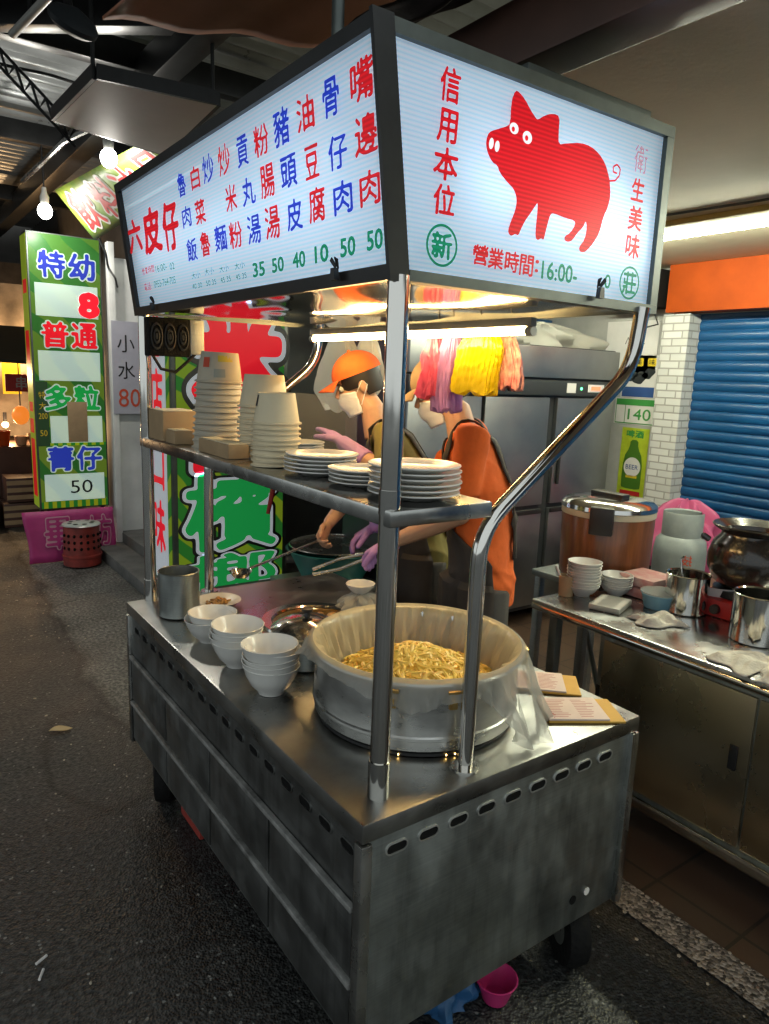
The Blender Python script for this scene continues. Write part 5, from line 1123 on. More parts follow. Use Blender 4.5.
mb = MB().use(GREY).tube([PW(-3.42, 2.0, .003), PW(-3.40, 2.05, .003), PW(-3.37, 1.99, .003), PW(-3.33, 2.02, .003), PW(-3.25, 2.0, .003)], .003, 5); P('scribble', mb, GREY, t)
t = posterboard('fish_poster', 'poster with yellow heading and dark silhouettes above the 140 price sign', 3.12, 3.42, 1.60, 1.915, PAPER)
mb = MB(); sheet(mb, 3.13, 3.41, 1.605, 1.68, .001, PB)
for y in (3.36, 3.28, 3.17): sheet(mb, y-.035, y+.035, 1.835, 1.895, .001, PYL)
wl(mb, BLACKP, '鮮', 3.36, 1.865, .05, .045, .01, .003); wl(mb, BLACKP, '美', 3.28, 1.865, .05, .045, .01, .003); wl(mb, BLACKP, '味', 3.17, 1.865, .05, .045, .01, .003)
mb.use(GREY)
for (y, z, r) in ((3.34, 1.76, .05), (3.26, 1.75, .06), (3.19, 1.78, .05)): mb.poly([PW(-y+r*math.cos(k)*(1+.4*math.sin(2*k)), z+r*.8*math.sin(k), .002) for k in np.linspace(0, 2*PI, 18, endpoint=False)])
P('picture', mb, GREY, t)
t = posterboard('price_sign', 'white price sign with a green border and green 140', 3.10, 3.46, 1.395, 1.595, PAPER)
mb = MB(); sheet(mb, 3.11, 3.45, 1.54, 1.588, .001, PG); sheet(mb, 3.11, 3.45, 1.40, 1.408, .001, PG); sheet(mb, 3.36, 3.366, 1.408, 1.54, .001, PG); sheet(mb, 3.445, 3.45, 1.408, 1.54, .001, PG); sheet(mb, 3.11, 3.115, 1.408, 1.54, .001, PG)
wl(mb, PG, '140', 3.235, 1.473, .20, .085, .03); P('green_print', mb, PG, t)
t = posterboard('beer_poster', 'lime green drinks poster with a bottle and white label below the 140 price', 3.13, 3.37, .77, 1.37, PY)
BOT = mat('poster_bottle', (.06, .16, .02), .4); mb = MB().use(BOT)
mb.poly([PW(-3.25+a, z, .0015) for a, z in smooth_poly([(-.035, 1.28), (.035, 1.28), (.038, 1.22), (.085, 1.14), (.088, .93), (.08, .90), (-.08, .90), (-.088, .93), (-.085, 1.14), (-.038, 1.22)], 1)])
mb.use(PAPER).poly([PW(-3.25+.075*math.cos(k), 1.07+.075*math.sin(k), .0025) for k in np.linspace(0, 2*PI, 24, endpoint=False)])
sheet(mb, 3.20, 3.30, .985, 1.005, .0025, PYL); wl(mb, PB, 'BEER', 3.25, 1.07, .11, .035, .03, .004)
wl(mb, PG, '啤酒', 3.25, 1.325, .15, .055, .05, .003); sheet(mb, 3.16, 3.34, .845, .885, .002, RED); wl(mb, PG, '清涼', 3.25, .805, .14, .045, .04, .003)
P('picture', mb, BOT, t)
mb = MB().use(DARK).box((4.56, 3.13, 2.24), (4.74, 3.55, 2.50), .01); t = T('meter_box', 'dark junction box with tangled cables under the ceiling beside the orange band', 'box', (4.6, 3.2, 2.2)); P('case', mb, DARK, t)
P('cables', MB().use(BLACKP).tube([(4.6, 3.20, 2.25), (4.60, 3.24, 2.16), (4.63, 3.33, 2.19), (4.61, 3.28, 2.10), (4.66, 3.18, 2.13), (4.68, 3.24, 2.22)], .006, 8), BLACKP, t)
# fridge
FRM = mat('fridge_steel', (.36, .37, .37), .44, 1.0, var=.12, vscale=3, rvar=.06); FRD = mat('fridge_dark', (.05, .055, .06), .4, .4)
t = T('steel_fridge', 'tall dark stainless four-door fridge behind the cook in orange', 'fridge', (3.5, 3.4, 0))
P('carcass', MB().use(FRD).box((2.50, 3.335, .10), (4.42, 3.94, 1.93), .01), FRD, t)
for x0, x1 in ((2.52, 3.10), (3.13, 3.72), (3.80, 4.40)):
    d = P('door', MB().use(FRM).box((x0, 3.30, .86), (x1, 3.333, 1.59), .008), FRM, t); P('handle', MB().use(BLACKP).tube([(x0+.04, 3.285, 1.0), (x0+.04, 3.285, 1.3)], .012, 8), BLACKP, d)
    d = P('door', MB().use(FRM).box((x0, 3.30, .14), (x1, 3.333, .83), .008), FRM, t); P('handle', MB().use(BLACKP).box((x0, 3.288, .80), (x1, 3.298, .83), .003), BLACKP, d)
P('header_panel', MB().use(FRM).box((2.51, 3.29, 1.72), (4.41, 3.334, 1.92), .006), FRM, t)
c = P('control_strip', MB().use(FRD).box((2.51, 3.285, 1.605), (4.41, 3.333, 1.705), .004), FRD, t)
P('label_plate', MB().use(PAPER).box((3.86, 3.281, 1.625), (3.95, 3.2845, 1.69)), PAPER, c)
LG = emis('green_led', (.1, 1, .3), 3); LR = emis('red_led', (1, .12, .05), 2.0)
P('power_led', MB().use(LG).ball((4.01, 3.283, 1.655), (.012, .004, .010), 8), LG, c)
P('display_case', MB().use(PAPER).box((4.08, 3.281, 1.632), (4.25, 3.2845, 1.685), .001), PAPER, c); P('display', MB().use(LR).box((4.11, 3.2795, 1.645), (4.21, 3.2812, 1.672)), LR, c)
mb = MB().use(PB).lathe([(0, .002), (.055, .002), (.055, 0)], n=28, mtx=Matrix.Translation((2.86, 3.2995, 1.60)) @ Matrix.Rotation(PI/2, 4, 'X')); s_ = P('round_sticker', mb, PB, t)
mb = MB().use(PAPER).lathe([(0, .001), (.042, .001), (.042, 0)], n=24, mtx=Matrix.Translation((2.86, 3.297, 1.60)) @ Matrix.Rotation(PI/2, 4, 'X')); P('sticker_face', mb, PAPER, s_)
mb = MB().use(FILM); ONE('plastic_heap', crumple(80, (.62, .22), .17, 21, FILM, (3.85, 3.62, 1.932)), FILM, 'heap of clear plastic packaging lying on top of the fridge', 'packaging', (3.85, 3.6, 1.93))
t = T('blue_shelf_edge', 'blue painted beam on the wall above the fridge', 'beam', (3.9, 4.3, 2.1)); P('beam', MB().use(BLUE).box((3.0, 4.25, 2.10), (4.74, 4.35, 2.20), .004), BLUE, t)
# low teal tub behind the cooks' hands
TEAL = mat('teal_plastic', (.03, .19, .17), .45); t = T('teal_basin', 'teal plastic basin on a stand behind the ladle', 'basin', (2.3, 3.72, .44))
P('basin', MB().use(TEAL).lathe([(0, .002), (.20, .002), (.28, .17), (.30, .18), (.285, .18), (.27, .165), (.19, .01), (0, .01)], (2.30, 3.72, .44), 40), TEAL, t)
P('tray', MB().use(STEEL).lathe([(0, .19), (.27, .19), (.28, .2), (.275, .205)], (2.30, 3.72, .44), 40), STEEL, t)
t = T('low_table', 'dark low table under the teal basin', 'table', (2.2, 3.8, 0)); P('top', MB().use(STEELD).box((1.95, 3.40, .405), (2.48, 3.90, .437), .005), STEELD, t)
for x, y in ((1.98, 3.43), (2.45, 3.43), (1.98, 3.87), (2.45, 3.87)): P('leg', MB().use(STEELD).box((x-.015, y-.015, .002 if x < 1.99 else .006), (x+.015, y+.015, .4048)), STEELD, t)
# under the cart
ONE('pink_bowl', MB().use(PINK).lathe([(0, .002), (.035, .002), (.056, .065), (.060, .067), (.056, .068), (.033, .008), (0, .008)], (1.285, 1.165, .006), 32), PINK, 'magenta plastic bowl on the ground under the cart', 'bowl', (1.285, 1.165, .006))
BLC = mat('blue_plastic', (.02, .09, .22), .5, var=.2, vscale=10); ONE('blue_bag', crumple(40, (.11, .10), .11, 17, BLC, (1.17, 1.28, .003)), BLC, 'blue plastic bag on the ground under the cart left of the magenta bowl', 'plastic bag', (1.17, 1.28, 0))
RCL = mat('red_crate_plastic', (.30, .04, .03), .5); t = T('red_box', 'dull red plastic box on the ground under the far part of the cart', 'box', (1.0, 2.35, 0)); P('box', MB().use(RCL).box((.85, 2.25, .002), (1.15, 2.45, .14), .01), RCL, t)

# ================================================================ LEFT: SIGNS AND STREET
def burst(name, c1, c2, s, freq, mode='burst'):
    M = backlit(name, c1, s, False); nt = M.node_tree; b = nt.nodes['Principled BSDF']; L = nt.links.new
    tc = _n(nt, 'ShaderNodeTexCoord'); wv = _n(nt, 'ShaderNodeTexWave'); wv.bands_direction = 'DIAGONAL' if mode == 'burst' else 'X'; wv.inputs['Scale'].default_value = freq; wv.inputs['Distortion'].default_value = 6 if mode == 'burst' else 0; wv.inputs['Detail Scale'].default_value = .6
    L(tc.outputs['Object'], wv.inputs['Vector']); rp = _n(nt, 'ShaderNodeValToRGB'); e = rp.color_ramp.elements; e[0].position = .45; e[0].color = (*c1, 1); e[1].position = .55; e[1].color = (*c2, 1)
    L(wv.outputs['Fac'], rp.inputs[0]); L(rp.outputs[0], b.inputs['Emission Color'])
    for n in nt.nodes:
        if n.type == 'BSDF_TRANSLUCENT': L(rp.outputs[0], n.inputs[0])
    return M
LIME = burst('lightbox_burst', (.06, .27, .05), (.36, .50, .05), BOX*.75, 1.6)
LIMES = burst('lightbox_stripes', (.04, .34, .05), (.72, .72, .02), BOX*.8, 4.2, 'x')
YF = 6.6
def GF(x, z, l=0.0): return (x, YF-.004-l, z)
def grect(mb, x0, x1, z0, z1, l, m): mb.use(m).poly([GF(x0, z0, l), GF(x1, z0, l), GF(x1, z1, l), GF(x0, z1, l)])
t = GS = T('betel_nut_sign', 'tall narrow green lit sign with four price windows by the white wall', 'lit sign', (1.40, YF, .45))
P('case', MB().use(FST).box((1.085, YF, .44), (1.715, YF+.26, 2.73), .008), FST, t)
mb = MB(); grect(mb, 1.10, 1.70, .51, 2.72, .001, LIME); P('green_face', mb, LIME, t)
mb = MB(); grect(mb, 1.10, 1.70, .452, .51, .001, LIMES); P('striped_band', mb, LIMES, t)
mb = MB(); grect(mb, 1.10, 1.70, .995, 1.02, .0015, LIMES); P('striped_band', mb, LIMES, t)
zf = lambda zy: 2.70-(zy-85)/(790-85)*2.25
for (a, b2) in ((200, 282), (370, 447), (540, 612), (697, 770)):
    mb = MB(); grect(mb, 1.135 if a != 540 else 1.21, 1.672, zf(b2), zf(a), .003, BOXW); P('price_window', mb, BOXW, t)
def outlined(parent, name, ch, place, x, z, w, h, m, g=.06, ow=.075, res=48, mid=None, outer=None, l0=.005, slant=0):
    mb = MB()
    if outer: mb.use(outer); ink(mb, ch, place, x, z, w, h, res, g+ow*2.0, l0, slant)
    mb.use(mid or BOXW); ink(mb, ch, place, x, z, w, h, res, g+ow, l0+.002, slant)
    mb.use(m); ink(mb, ch, place, x, z, w, h, res, g, l0+.004, slant)
    return P(name, mb, m, parent)
BLUEO = BOXB
for txt, zy, m in (('特幼', 152, BOXB), ('普通', 328, BOXR), ('多粒', 492, BOXG), ('菁仔', 655, BOXB)):
    for k, ch in enumerate(txt): outlined(t, 'lettering', ch, GF, 1.285+.255*k, zf(zy), .22, .205, m, .035, .045, outer=None)
outlined(t, 'red_figure', '8', GF, 1.590, zf(248), .15, .185, BOXR, .09, .02)
t.scale.x = .913
mb = MB().use(SBLACK); ink(mb, '50', GF, 1.46, zf(733), .20, .115, 40, 0, .006); P('price_lettering', mb, SBLACK, t)
P('cardboard_cover', MB().use(CARD).box((1.36, YF-.022, zf(610)), (1.535, YF-.014, zf(502)), .001), CARD, t)
DG = mat('sign_dark_green', (.03, .09, .03), .5); mb = MB(); grect(mb, 1.098, 1.20, zf(620), zf(450), .004, DG)
for k, ch in enumerate('特大'): mb.use(PYL); ink(mb, ch, GF, 1.15, zf(485)-.09*k, .06, .06, 28, .02, .006)
mb.use(PYL); ink(mb, '200', GF, 1.15, zf(540), .075, .05, 28, .03, .006); mb.use(PYL); ink(mb, '50', GF, 1.15, zf(585), .06, .05, 28, .03, .006); P('side_label', mb, DG, t)
# left edge face of the box: yellow with red and white marks
def GL(y, z, l=0.0): return (1.085-.003-l, y, z)
mb = MB().use(BOXY); mb.poly([GL(YF+.25, .46), GL(YF+.01, .46), GL(YF+.01, 2.71), GL(YF+.25, 2.71)]); P('yellow_edge', mb, BOXY, t)
for z0, z1 in ((.55, 1.05), (1.10, 1.22), (1.28, 1.36), (1.55, 1.95), (2.25, 2.36)):
    mb = MB().use(BOXR); mb.poly([GL(YF+.21, z0, .002), GL(YF+.05, z0, .002), GL(YF+.05, z1, .002), GL(YF+.21, z1, .002)])
    P('red_mark', mb, BOXR, t)
for x in (1.12, 1.68): P('stand_leg', MB().use(BLACKM).box((x-.015, YF+.10, .003), (x+.015, YF+.14, .442)), BLACKM, t)
# pink plastic banner under it
PKB = mat('pink_banner', (.46, .04, .20), .5, var=.2, vscale=4, bump=.3, bscale=7); PLN = mat('pale_pink_ink', (.62, .34, .42), .6)
PF = lambda x, z, l=0.0: (x, 6.47-.002-l+.10*z, z)
t = T('pink_banner', 'magenta plastic banner with outlined characters leaning under the green lit sign', 'banner', (1.35, 6.47, 0))
o = P('sheet', MB().use(PKB).grid(20, 8, lambda u, v: (.985+.70*u+.012*math.sin(v*5)-.02*v*(1-2*u), 6.475+.045*v+.006*math.sin(u*17), .005+.44*v)), PKB, t); md = o.modifiers.new('thick', 'SOLIDIFY'); md.thickness = .003; md.offset = 1
for ch, x, w in (('畢', 1.225, .22), ('坊', 1.565, .20)):
    mb = MB().use(PLN); ink(mb, ch, PF, x, .25, w, .27, 44, .05, .014); mb.use(PKB); ink(mb, ch, PF, x, .25, w, .27, 44, .015, .017); P('outlined_lettering', mb, PLN, t)
# red perforated charcoal drum
t = T('red_drum', 'rusty red perforated metal drum standing in front of the magenta banner', 'drum', (1.37, 6.29, 0))
RDR = mat('red_rusty_paint', (.24, .028, .02), .55, var=.4, vscale=9)
P('shell', MB().use(RDR).lathe([(0, .004), (.135, .004), (.150, .012), (.152, .08), (.160, .085), (.160, .10), (.150, .105), (.142, .34), (.146, .345), (.140, .35)], (1.37, 6.29, .004), 36), RDR, t)
P('cover', MB().use(ALU).lathe([(.150, .350), (.156, .354), (.150, .362), (.06, .372), (0, .372)], (1.37, 6.29, .004), 36), ALU, t)
mb = MB().use(DARK)
for a in np.arange(-2.9, -.3, .36):
    for k in range(3): mb.ball((1.37+.1475*math.cos(a), 6.29+.1475*math.sin(a), .17+.055*k), (.012, .012, .014), 8)
for a in np.arange(0, 6.2, .8): mb.ball((1.37+.09*math.cos(a), 6.29+.09*math.sin(a), .3735), (.022, .016, .002), 8)
P('air_hole', mb, DARK, t)  # black blobs paint the dark of holes not cut through
# white wall with notice
t = T('white_wall', 'white painted wall corner behind the far post, with a notice on it', 'wall', (2.1, 6.6, .1))
P('wall', MB().use(WHITEP).box((1.79, 6.62, .19), (2.60, 6.80, 2.60)), WHITEP, t)
P('wall_flank', MB().use(WHITEP).box((1.735, 6.56, .10), (1.789, 6.84, 2.72), .004), WHITEP, t)
LILAC = mat('lilac_paper', (.44, .44, .52), .7, var=.08, vscale=5)
NF = lambda x, z, l=0.0: (x, 6.555-l, z)
t = T('price_notice', 'pale lilac notice with black and red handwriting on the white wall', 'notice', (1.92, 6.56, 1.25))
P('sheet', MB().use(LILAC).box((1.742, 6.548, 1.27), (2.18, 6.5545, 2.07)), LILAC, t)
mb = MB().use(SBLACK)
for ch, x, z in (('小', 1.86, 1.88), ('火', 2.07, 1.88), ('水', 1.86, 1.65), ('木', 2.07, 1.65)): ink(mb, ch, NF, x, z, .15, .15, 40, .012, .009)
P('black_lettering', mb, SBLACK, t); mb = MB().use(SEAL); ink(mb, '80', NF, 1.88, 1.41, .19, .16, 40, 0, .009); ink(mb, '7', NF, 2.06, 1.41, .08, .16, 40, 0, .009); P('red_lettering', mb, SEAL, t)
# big betel nut sign seen through the cart
YB = 4.60
def BF(x, z, l=0.0): return (x, YB-.006-l, z)
t = T('big_lit_sign', 'big lit sign with giant red and green outlined characters behind the cart shelf', 'lit sign', (2.0, YB, .1))
P('case', MB().use(FST).box((1.585, YB, .20), (2.43, YB+.5, 2.42), .008), FST, t)
LIME2 = burst('lightbox_burst_big', (.05, .33, .05), (.48, .64, .03), BOX*.8, 2.2)
mb = MB().use(LIME2); mb.poly([BF(1.615, .21), BF(2.395, .21), BF(2.395, 2.41), BF(1.615, 2.41)]); P('green_face', mb, LIME2, t)
outlined(t, 'red_lettering', '米', BF, 2.05, 1.83, .62, .72, BOXR, .062, .05, 64, None, SBLACK, .003)
outlined(t, 'red_lettering', '的', BF, 2.02, 1.22, .55, .42, BOXR, .04, .05, 56, None, SBLACK, .003)
outlined(t, 'green_lettering', '檳', BF, 2.00, .72, .66, .52, BOXG, .030, .035, 72, None, SBLACK, .003)
outlined(t, 'green_lettering', '榔', BF, 2.00, .29, .66, .26, BOXG, .022, .03, 72, None, SBLACK, .003)
def BS(y, z, l=0.0): return (1.585-.004-l, -y, z)
mb = MB().use(BOXW); mb.poly([BS(-YB-.47, .22), BS(-YB-.10, .22), BS(-YB-.10, 2.38), BS(-YB-.47, 2.38)]); P('white_edge', mb, BOXW, t)
mb = MB()
for k, ch in enumerate('老店口味'): mb.use(BOXR); ink(mb, ch, BS, -YB-.28, 1.95-.45*k, .25, .36, 44, .03, .003)
P('red_edge_lettering', mb, BOXR, t)
mb = MB().use(LIME2); mb.poly([BS(-YB-.10, .22, -.001), BS(-YB-.03, .22, -.001), BS(-YB-.03, 2.38, -.001), BS(-YB-.10, 2.38, -.001)]); P('green_edge', mb, LIME2, t)
mb = MB().use(RED).tube([(2.30, 4.50, 1.15), (2.27, 4.50, .88), (2.23, 4.50, .70)], [.010, .020, .014], 8); t = T('red_tongs', 'red handled tool hanging in front of the big lit sign', 'tool', (2.27, 4.5, 1.15)); P('shaft', mb, RED, t); P('card', MB().use(PAPER).box((2.20, 4.50, 1.12), (2.34, 4.51, 1.36)), PAPER, t)

# ---- overhead on the left
ROOFM = mat('corrugated_metal', (.36, .38, .39), .35, .35, var=.25, vscale=2, rvar=.1)
t = T('street_roof', 'corrugated metal roof over the street with dark steel beams', 'roof', (0, 6, 3.5))
mb = MB().use(ROOFM); n = 560
mb.grid(n, 2, lambda u, v: (-4+8.2*v, 0.9+11.3*u, 3.62+.022*math.sin(u*11.3/.15*2*PI)+.10*(1-v)), smooth=True); P('metal_sheet', mb, ROOFM, t)
for x in (1.47,): P('long_beam', MB().use(BLACKM).box((x-.07, 2.9, 3.26), (x+.07, 12.2, 3.44), .004), BLACKM, t)
for y in (3.6, 4.62, 6.6, 9.0): P('cross_beam', MB().use(BLACKM).box((-4, y-.045, 3.38), (2.3, y+.045, 3.53), .004), BLACKM, t)
P('diagonal_beam', MB().use(BLACKM).box((-.05, -.9, -.06), (.05, .9, .06), .004, Matrix.Translation((1.15, 4.1, 3.42)) @ Matrix.Rotation(.9, 4, 'Z')), BLACKM, t)
# lattice bracket
t = T('lattice_bracket', 'dark steel lattice bracket at the top left beside the flat panel', 'bracket', (.8, 4.4, 3.1))
A, B = V3((.62, 4.55, 3.36)), V3((1.05, 4.55, 2.98))
for d in (V3((0, 0, 0)), V3((0, 0, -.09))): P('chord', MB().use(BLACKM).tube([A+d, B+d], .009, 6), BLACKM, t)
for k in range(6): P('lacing', MB().use(BLACKM).tube([A.lerp(B, k/6), A.lerp(B, (k+.5)/6)-V3((0, 0, .09)), A.lerp(B, (k+1)/6)], .008, 6), BLACKM, t)
# flat hood panel
HOODM = mat('dull_white_panel', (.62, .58, .56), .5, var=.10, vscale=2)
t = T('ceiling_panel', 'flat unlit white panel box in a dark frame hung under the street roof', 'panel', (1.15, 4.0, 3.0))
h = [V3(p) for p in ((.905, 4.345, 2.94), (.955, 3.70, 2.97), (1.505, 3.63, 2.97), (1.54, 4.50, 2.93))]
P('white_face', MB().use(HOODM).prism(h, (0, 0, .02)), HOODM, t)
mb = MB().use(BLACKM)
for a, b2 in zip(h, h[1:]+h[:1]):
    d = (b2-a).normalized(); nn = V3((0, 0, 1)).cross(d)*.02; mb.prism([a-nn*.1, a-nn, b2-nn, b2-nn*.1], (0, 0, .065))
P('frame', mb, BLACKM, t)
mb = MB().use(BLACKM).prism([p+V3((0, 0, .03)) for p in h], (0, 0, .03)); P('back_box', mb, BLACKM, t)
for p in (h[1], h[2]): P('hanger', MB().use(BLACKM).tube([p+V3((0, .05, .05)), p+V3((0, .05, .62))], .01, 6), BLACKM, t)
# lit bulbs
BULBM = emis('bulb_glow', (1.0, .97, .88), BULB*.12)
def bulb(x, y, z, label):
    t = T('light_bulb', label, 'light bulb', (x, y, z), 'bare bulbs over the street')
    P('glass', MB().use(BULBM).ball((x, y, z), (.052, .052, .060), 18), BULBM, t)
    P('socket', MB().use(HOUS).lathe([(.030, .045), (.034, .10), (.022, .13), (.016, .17), (0, .17)], (x, y, z), 18), HOUS, t)
    P('cord', MB().use(BLACKP).tube([(x, y, z+.16), (x, y+.02, 3.3)], .006, 6), BLACKP, t)
    l = bpy.data.lights.new('bulb', 'POINT'); l.energy = BULB*.13; l.shadow_soft_size = .06; l.color = (1, .96, .86)
    o = bpy.data.objects.new('bulb_light', l); COL.objects.link(o); o.location = (x, y, z-.075)
bulb(1.350, 5.0, 2.980, 'larger glowing bare bulb just below the flat white panel')
bulb(1.20, 6.25, 2.83, 'smaller glowing bare bulb above the green price sign')
ONE('bulb_conduit', MB().use(STEEL).tube([(1.08, 6.4, 3.05), (1.2, 5.5, 3.16), (1.40, 4.9, 3.22)], .018, 8), STEEL, 'thin bright metal conduit running between the two bare bulbs', 'conduit', (1.2, 5.4, 3.05))
# tilted green banner
c0, c1, c2, c3 = (V3(p) for p in ((1.289, 6.3, 3.005), (1.572, 6.3, 2.675), (1.815, 4.62, 2.90), (1.485, 4.62, 3.04)))
def TB(u, v, l=0.0):
    p = c0.lerp(c3, u).lerp(c1.lerp(c2, u), v); return tuple(p+(-(c3-c0).cross(c1-c0)).normalized()*(-l))
LIMEB = mat('banner_green', (.05, .15, .02), .5, col2=(.24, .26, .03), vscale=6, stretch=(1, 1, 1)); MATS['banner_green'] = LIMEB
t = T('hanging_banner', 'green and yellow banner with red lettering slung under the street roof', 'banner', (1.6, 5.4, 2.85))
o = P('cloth', MB().use(LIMEB).grid(24, 6, lambda u, v: TB(u, v)), LIMEB, t); md = o.modifiers.new('thick', 'SOLIDIFY'); md.thickness = .004
PWT = mat('banner_white', (.40, .38, .35), .6); BRED = mat('banner_red', (.36, .02, .02), .55)
nb = (-(c3-c0).cross(c1-c0)).normalized(); sgn = 1 if (V3((0, 0, 1.7))-c0).dot(nb) > 0 else -1
TBs = lambda u, v, l=0.0: tuple(V3(TB(u, v))+nb*sgn*(l+.006))
for k, ch in enumerate('飲料冰品'):
    mb = MB().use(PWT); f = lambda a, b2, l=0.0: TBs(.14+.235*k+.19*a, .5-.72*b2, l); ink(mb, ch, f, 0, 0, 1, 1, 40, .09, .001); mb.use(BRED); ink(mb, ch, f, 0, 0, 1, 1, 40, .03, .004); P('red_lettering', mb, BRED, t)
# fan under the roof
t = T('wall_fan', 'dark round fan mounted under the roof at the top left', 'fan', (.76, 3.35, 3.12))
mt = Matrix.Translation((.765, 3.28, 3.01)) @ Matrix.Rotation(.7, 4, 'X') @ Matrix.Rotation(.2, 4, 'Y')
P('guard', MB().use(GREY).lathe([(0, -.03), (.03, -.03), (.07, -.025), (.092, -.01), (.096, .01), (.08, .03), (.03, .05), (0, .06)], n=32, mtx=mt), GREY, t)
P('hub', MB().use(BLACKP).lathe([(0, -.036), (.025, -.034), (.028, -.028)], n=18, mtx=mt), BLACKP, t)
P('arm', MB().use(BLACKP).tube([(.765, 3.32, 3.05), (.77, 3.5, 3.40)], .018, 8), BLACKP, t)
t = T('roof_tube', 'slim pale tube light fitting hanging at the upper left corner', 'tube light', (.68, 3.9, 3.2)); P('tube', MB().use(HOUS).tube([(.70, 4.2, 3.25), (.78, 3.75, 3.28)], .02, 10), HOUS, t); P('bracket', MB().use(BLACKM).tube([(.74, 3.97, 3.28), (.74, 3.97, 3.4)], .01, 6), BLACKM, t)
g = np.random.default_rng(3)
for k, (a, b2, sag, lab) in enumerate((((1.62, 6.42, 2.80), (1.80, 6.5, 2.35), .05, 'looped cable beside the white wall corner'), ((.55, 4.7, 3.30), (1.7, 4.5, 3.30), .06, 'dark wire strung below the roof beams'))):
    a, b2 = V3(a), V3(b2); pts = [a.lerp(b2, s/14)+V3((0, .03*math.sin(s), -sag*4*(s/14)*(1-s/14))) for s in range(15)]; ONE('cable', MB().use(BLACKP).tube(pts, .009, 6), BLACKP, lab, 'cable', tuple(a), 'cables under the street roof')
# ---- far street on the left
t = T('market_stall', 'dim market stall far up the street with warm lantern light', 'market stall', (1.0, 9.5, 0))
P('counter', MB().use(BROWN).box((-.4, 8.6, .004), (1.62, 9.3, .78), .01), BROWN, t); P('back_panel', MB().use(mat('stall_back', (.20, .13, .075), .8, var=.4, vscale=3)).box((-.6, 10.4, .004), (2.2, 10.5, 2.9)), None, t)
AWD = mat('dark_green_awning', (.02, .028, .022), .7); P('awning', MB().use(AWD).prism([(-.5, 8.0, 1.72), (1.55, 8.0, 1.66), (1.50, 9.2, 2.05), (-.5, 9.2, 2.05)], (0, 0, .03)), AWD, t)
for x in (-.3, 1.56): P('stall_post', MB().use(BLACKM).box((x-.02, 8.64, .78), (x+.02, 8.68, 1.9)), BLACKM, t)
P('shelf_board', MB().use(BROWN).box((-.3, 9.0, .45), (1.60, 9.02, .50)), BROWN, t)
LAN = emis('lantern_orange', (1.0, .26, .03), .42, .5)
t = T('paper_lantern', 'glowing orange lantern at the dim stall on the far left', 'lantern', (1.30, 8.45, 1.2)); P('shade', MB().use(LAN).ball((1.285, 8.45, 1.13), (.085, .085, .10), 18), LAN, t); P('cord', MB().use(BLACKP).tube([(1.285, 8.45, 1.22), (1.285, 8.45, 1.72)], .006, 6), BLACKP, t)
t = T('red_stall_sign', 'red sign with a pale character at the dim stall on the far left', 'sign', (1.25, 8.4, 1.4)); P('board', MB().use(RED).box((1.15, 8.40, 1.38), (1.42, 8.42, 1.56)), RED, t); mb = MB().use(PWT); ink(mb, '串', lambda x, z, l=0: (x, 8.398-l, z), 1.30, 1.47, .10, .13, 36, .03, .001); P('lettering', mb, PWT, t)
WAR = emis('stall_bulb', (1.0, .62, .28), 14)
for k, (x, y, z) in enumerate(((1.22, 9.1, .98), (1.45, 9.7, 1.9), (.6, 9.3, 1.6))):
    t = T('stall_lamp', ('warm little lamp on the dim stall counter', 'warm lamp glowing high at the back of the dim stall', 'warm lamp under the dim stall awning, outside edge')[k], 'lamp', (x, y, z)); P('glass', MB().use(WAR).ball((x, y, z), .035, 12), WAR, t); P('holder', MB().use(BLACKP).tube([(x, y, z+.03), (x, y, z+.14)], .02, 8), BLACKP, t)
    l = bpy.data.lights.new('stall_lamp', 'POINT'); l.energy = 22; l.color = (1, .62, .3); l.shadow_soft_size = .05; o = bpy.data.objects.new('stall_lamp_light', l); COL.objects.link(o); o.location = (x, y-.06, z-.05)
for k in range(5):
    x, y = (1.15, 1.32, 1.0, 1.45, .8)[k], 8.75; h_ = (.16, .10, .2, .13, .12)[k]
    t = T('goods_tub', ('orange goods tub on the dim stall, second from its right end', 'low brown goods tub on the dim stall beside the orange one', 'tall brown goods tub in the middle of the dim stall', 'brown goods tub at the right end of the dim stall', 'low orange goods tub at the left of the dim stall')[k], 'tub', (x, y, .782), 'goods on the far stall'); P('tub', MB().use(CARD if k % 2 else ORB).lathe([(0, .002), (.05, .002), (.07, h_), (.06, h_), (.045, .01), (0, .01)], (x, y, .781), 20), None, t)
FAC = mat('far_facade', (.09, .085, .08), .8, var=.4, vscale=1.2)
t = T('far_building', 'dark building closing the far end of the street', 'building', (0, 13, 0)); P('facade', MB().use(FAC).box((-6, 12.4, 0), (6, 13, 5)), FAC, t)
t = T('side_building', 'dark shop row wall behind the white wall corner', 'building', (3, 9, 0)); P('facade', MB().use(FAC).box((2.15, 6.81, .19), (6, 12.3, 4)), FAC, t)
t = T('stall_backdrop', 'pale patched sheet hung as a backdrop behind the dim stall goods', 'sheet', (1.2, 9.9, .8)); P('sheet', MB().use(mat('stall_sheet', (.30, .25, .19), .8, var=.4, vscale=3)).box((.2, 9.88, .78), (1.9, 9.90, 2.6)), None, t)
for k, (x, z, w, lab) in enumerate(((1.22, .005, .40, 'lower dark wooden crate in front of the dim stall'), (1.24, .265, .36, 'upper dark wooden crate in front of the dim stall'), (.75, .005, .42, 'single brown crate left of the two stacked crates'))):
    t = T('wooden_crate', lab, 'crate', (x, 8.2, z), 'crates before the far stall'); mb = MB().use(BROWN if k < 2 else CARD).box((x-w/2, 8.05, z), (x+w/2, 8.40, z+.25), .008); P('crate', mb, BROWN, t)
    for j in range(3): P('slat', MB().use(CARD).box((x-w/2-.004, 8.042, z+.03+.075*j), (x+w/2+.004, 8.0495, z+.075+.075*j)), CARD, t)
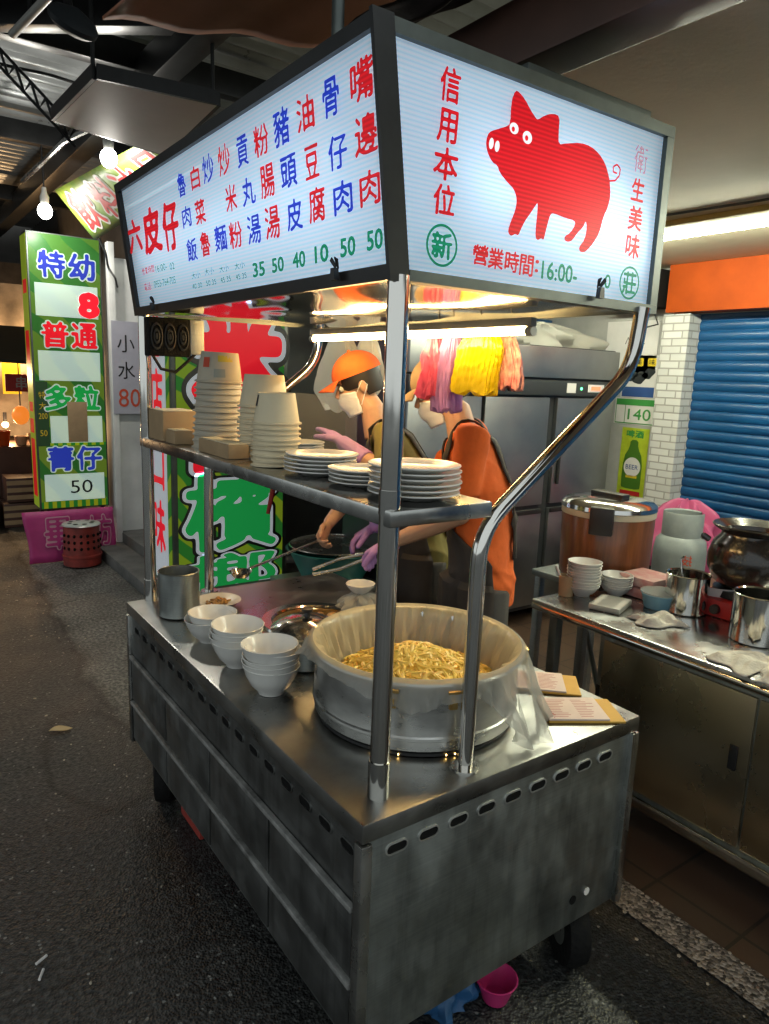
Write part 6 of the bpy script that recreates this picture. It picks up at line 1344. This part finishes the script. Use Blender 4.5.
for k, (x, m_, lab) in enumerate(((1.12, RED, 'small red banner hanging at the back of the dim stall'), (1.40, PYL, 'small yellow banner hanging at the back of the dim stall'), (.80, PWT, 'small white banner hanging at the back of the dim stall'))):
    t = T('small_banner', lab, 'banner', (x, 9.7, 1.5), 'banners in the far stall'); P('cloth', MB().use(m_).box((x-.10, 9.70, 1.30), (x+.10, 9.712, 1.72)), None, t); P('string', MB().use(BLACKP).tube([(x, 9.706, 1.72), (x, 9.706, 2.05)], .004, 6), BLACKP, t)
# litter on the ground
LEAF = mat('dry_leaf', (.50, .38, .20), .7)
mb = MB().use(LEAF).grid(12, 5, lambda u, v: (.60+.06*(u-.5)*1.6+.004*v, 3.36-.02*(u-.5)+(v-.5)*.055*math.sin(PI*min(1, max(0.02, u)))**.8, .008+.010*abs(v-.5)+.004*math.sin(5*u)))
o = ONE('dry_leaf', mb, LEAF, 'pale dry leaf lying on the asphalt left of the cart', 'leaf', (.6, 3.36, .01)); md = o.modifiers.new('t', 'SOLIDIFY'); md.thickness = .002
for k, (x, y, a) in enumerate(((.272, 1.98, .5), (.262, 1.925, 1.1))): ONE('cigarette_butt', MB().use(PAPER).tube([(x-.018*math.cos(a), y-.018*math.sin(a), .008), (x+.018*math.cos(a), y+.018*math.sin(a), .008)], .004, 8), PAPER, ('upper of two white cigarette butts on the asphalt', 'lower of two white cigarette butts on the asphalt')[k], 'cigarette butt', (x, y, .008), 'butts on the asphalt')
LIT = mat('litter', (.40, .36, .28), .8, var=.3, vscale=50); mb = MB().use(LIT); g = np.random.default_rng(8)
for k in range(70):
    x, y = (g.uniform(-.3, .75), g.uniform(1.4, 6)) if k < 40 else (.85+g.normal(0, .06), g.uniform(4.2, 6.2)); s = g.uniform(.003, .010); mb.ball((x, y, .006), (s, s*.6, .003), 5, Matrix.Rotation(g.uniform(0, 3), 4, 'Z'))
for k in range(16): mb.ball((g.uniform(1.7, 2.1), g.uniform(.6, 1.3), .010), (g.uniform(.003, .009),)*2+(.003,), 5)
SET('litter', mb, LIT, 'stuff', 'scattered crumbs and scraps on the asphalt', 'litter')
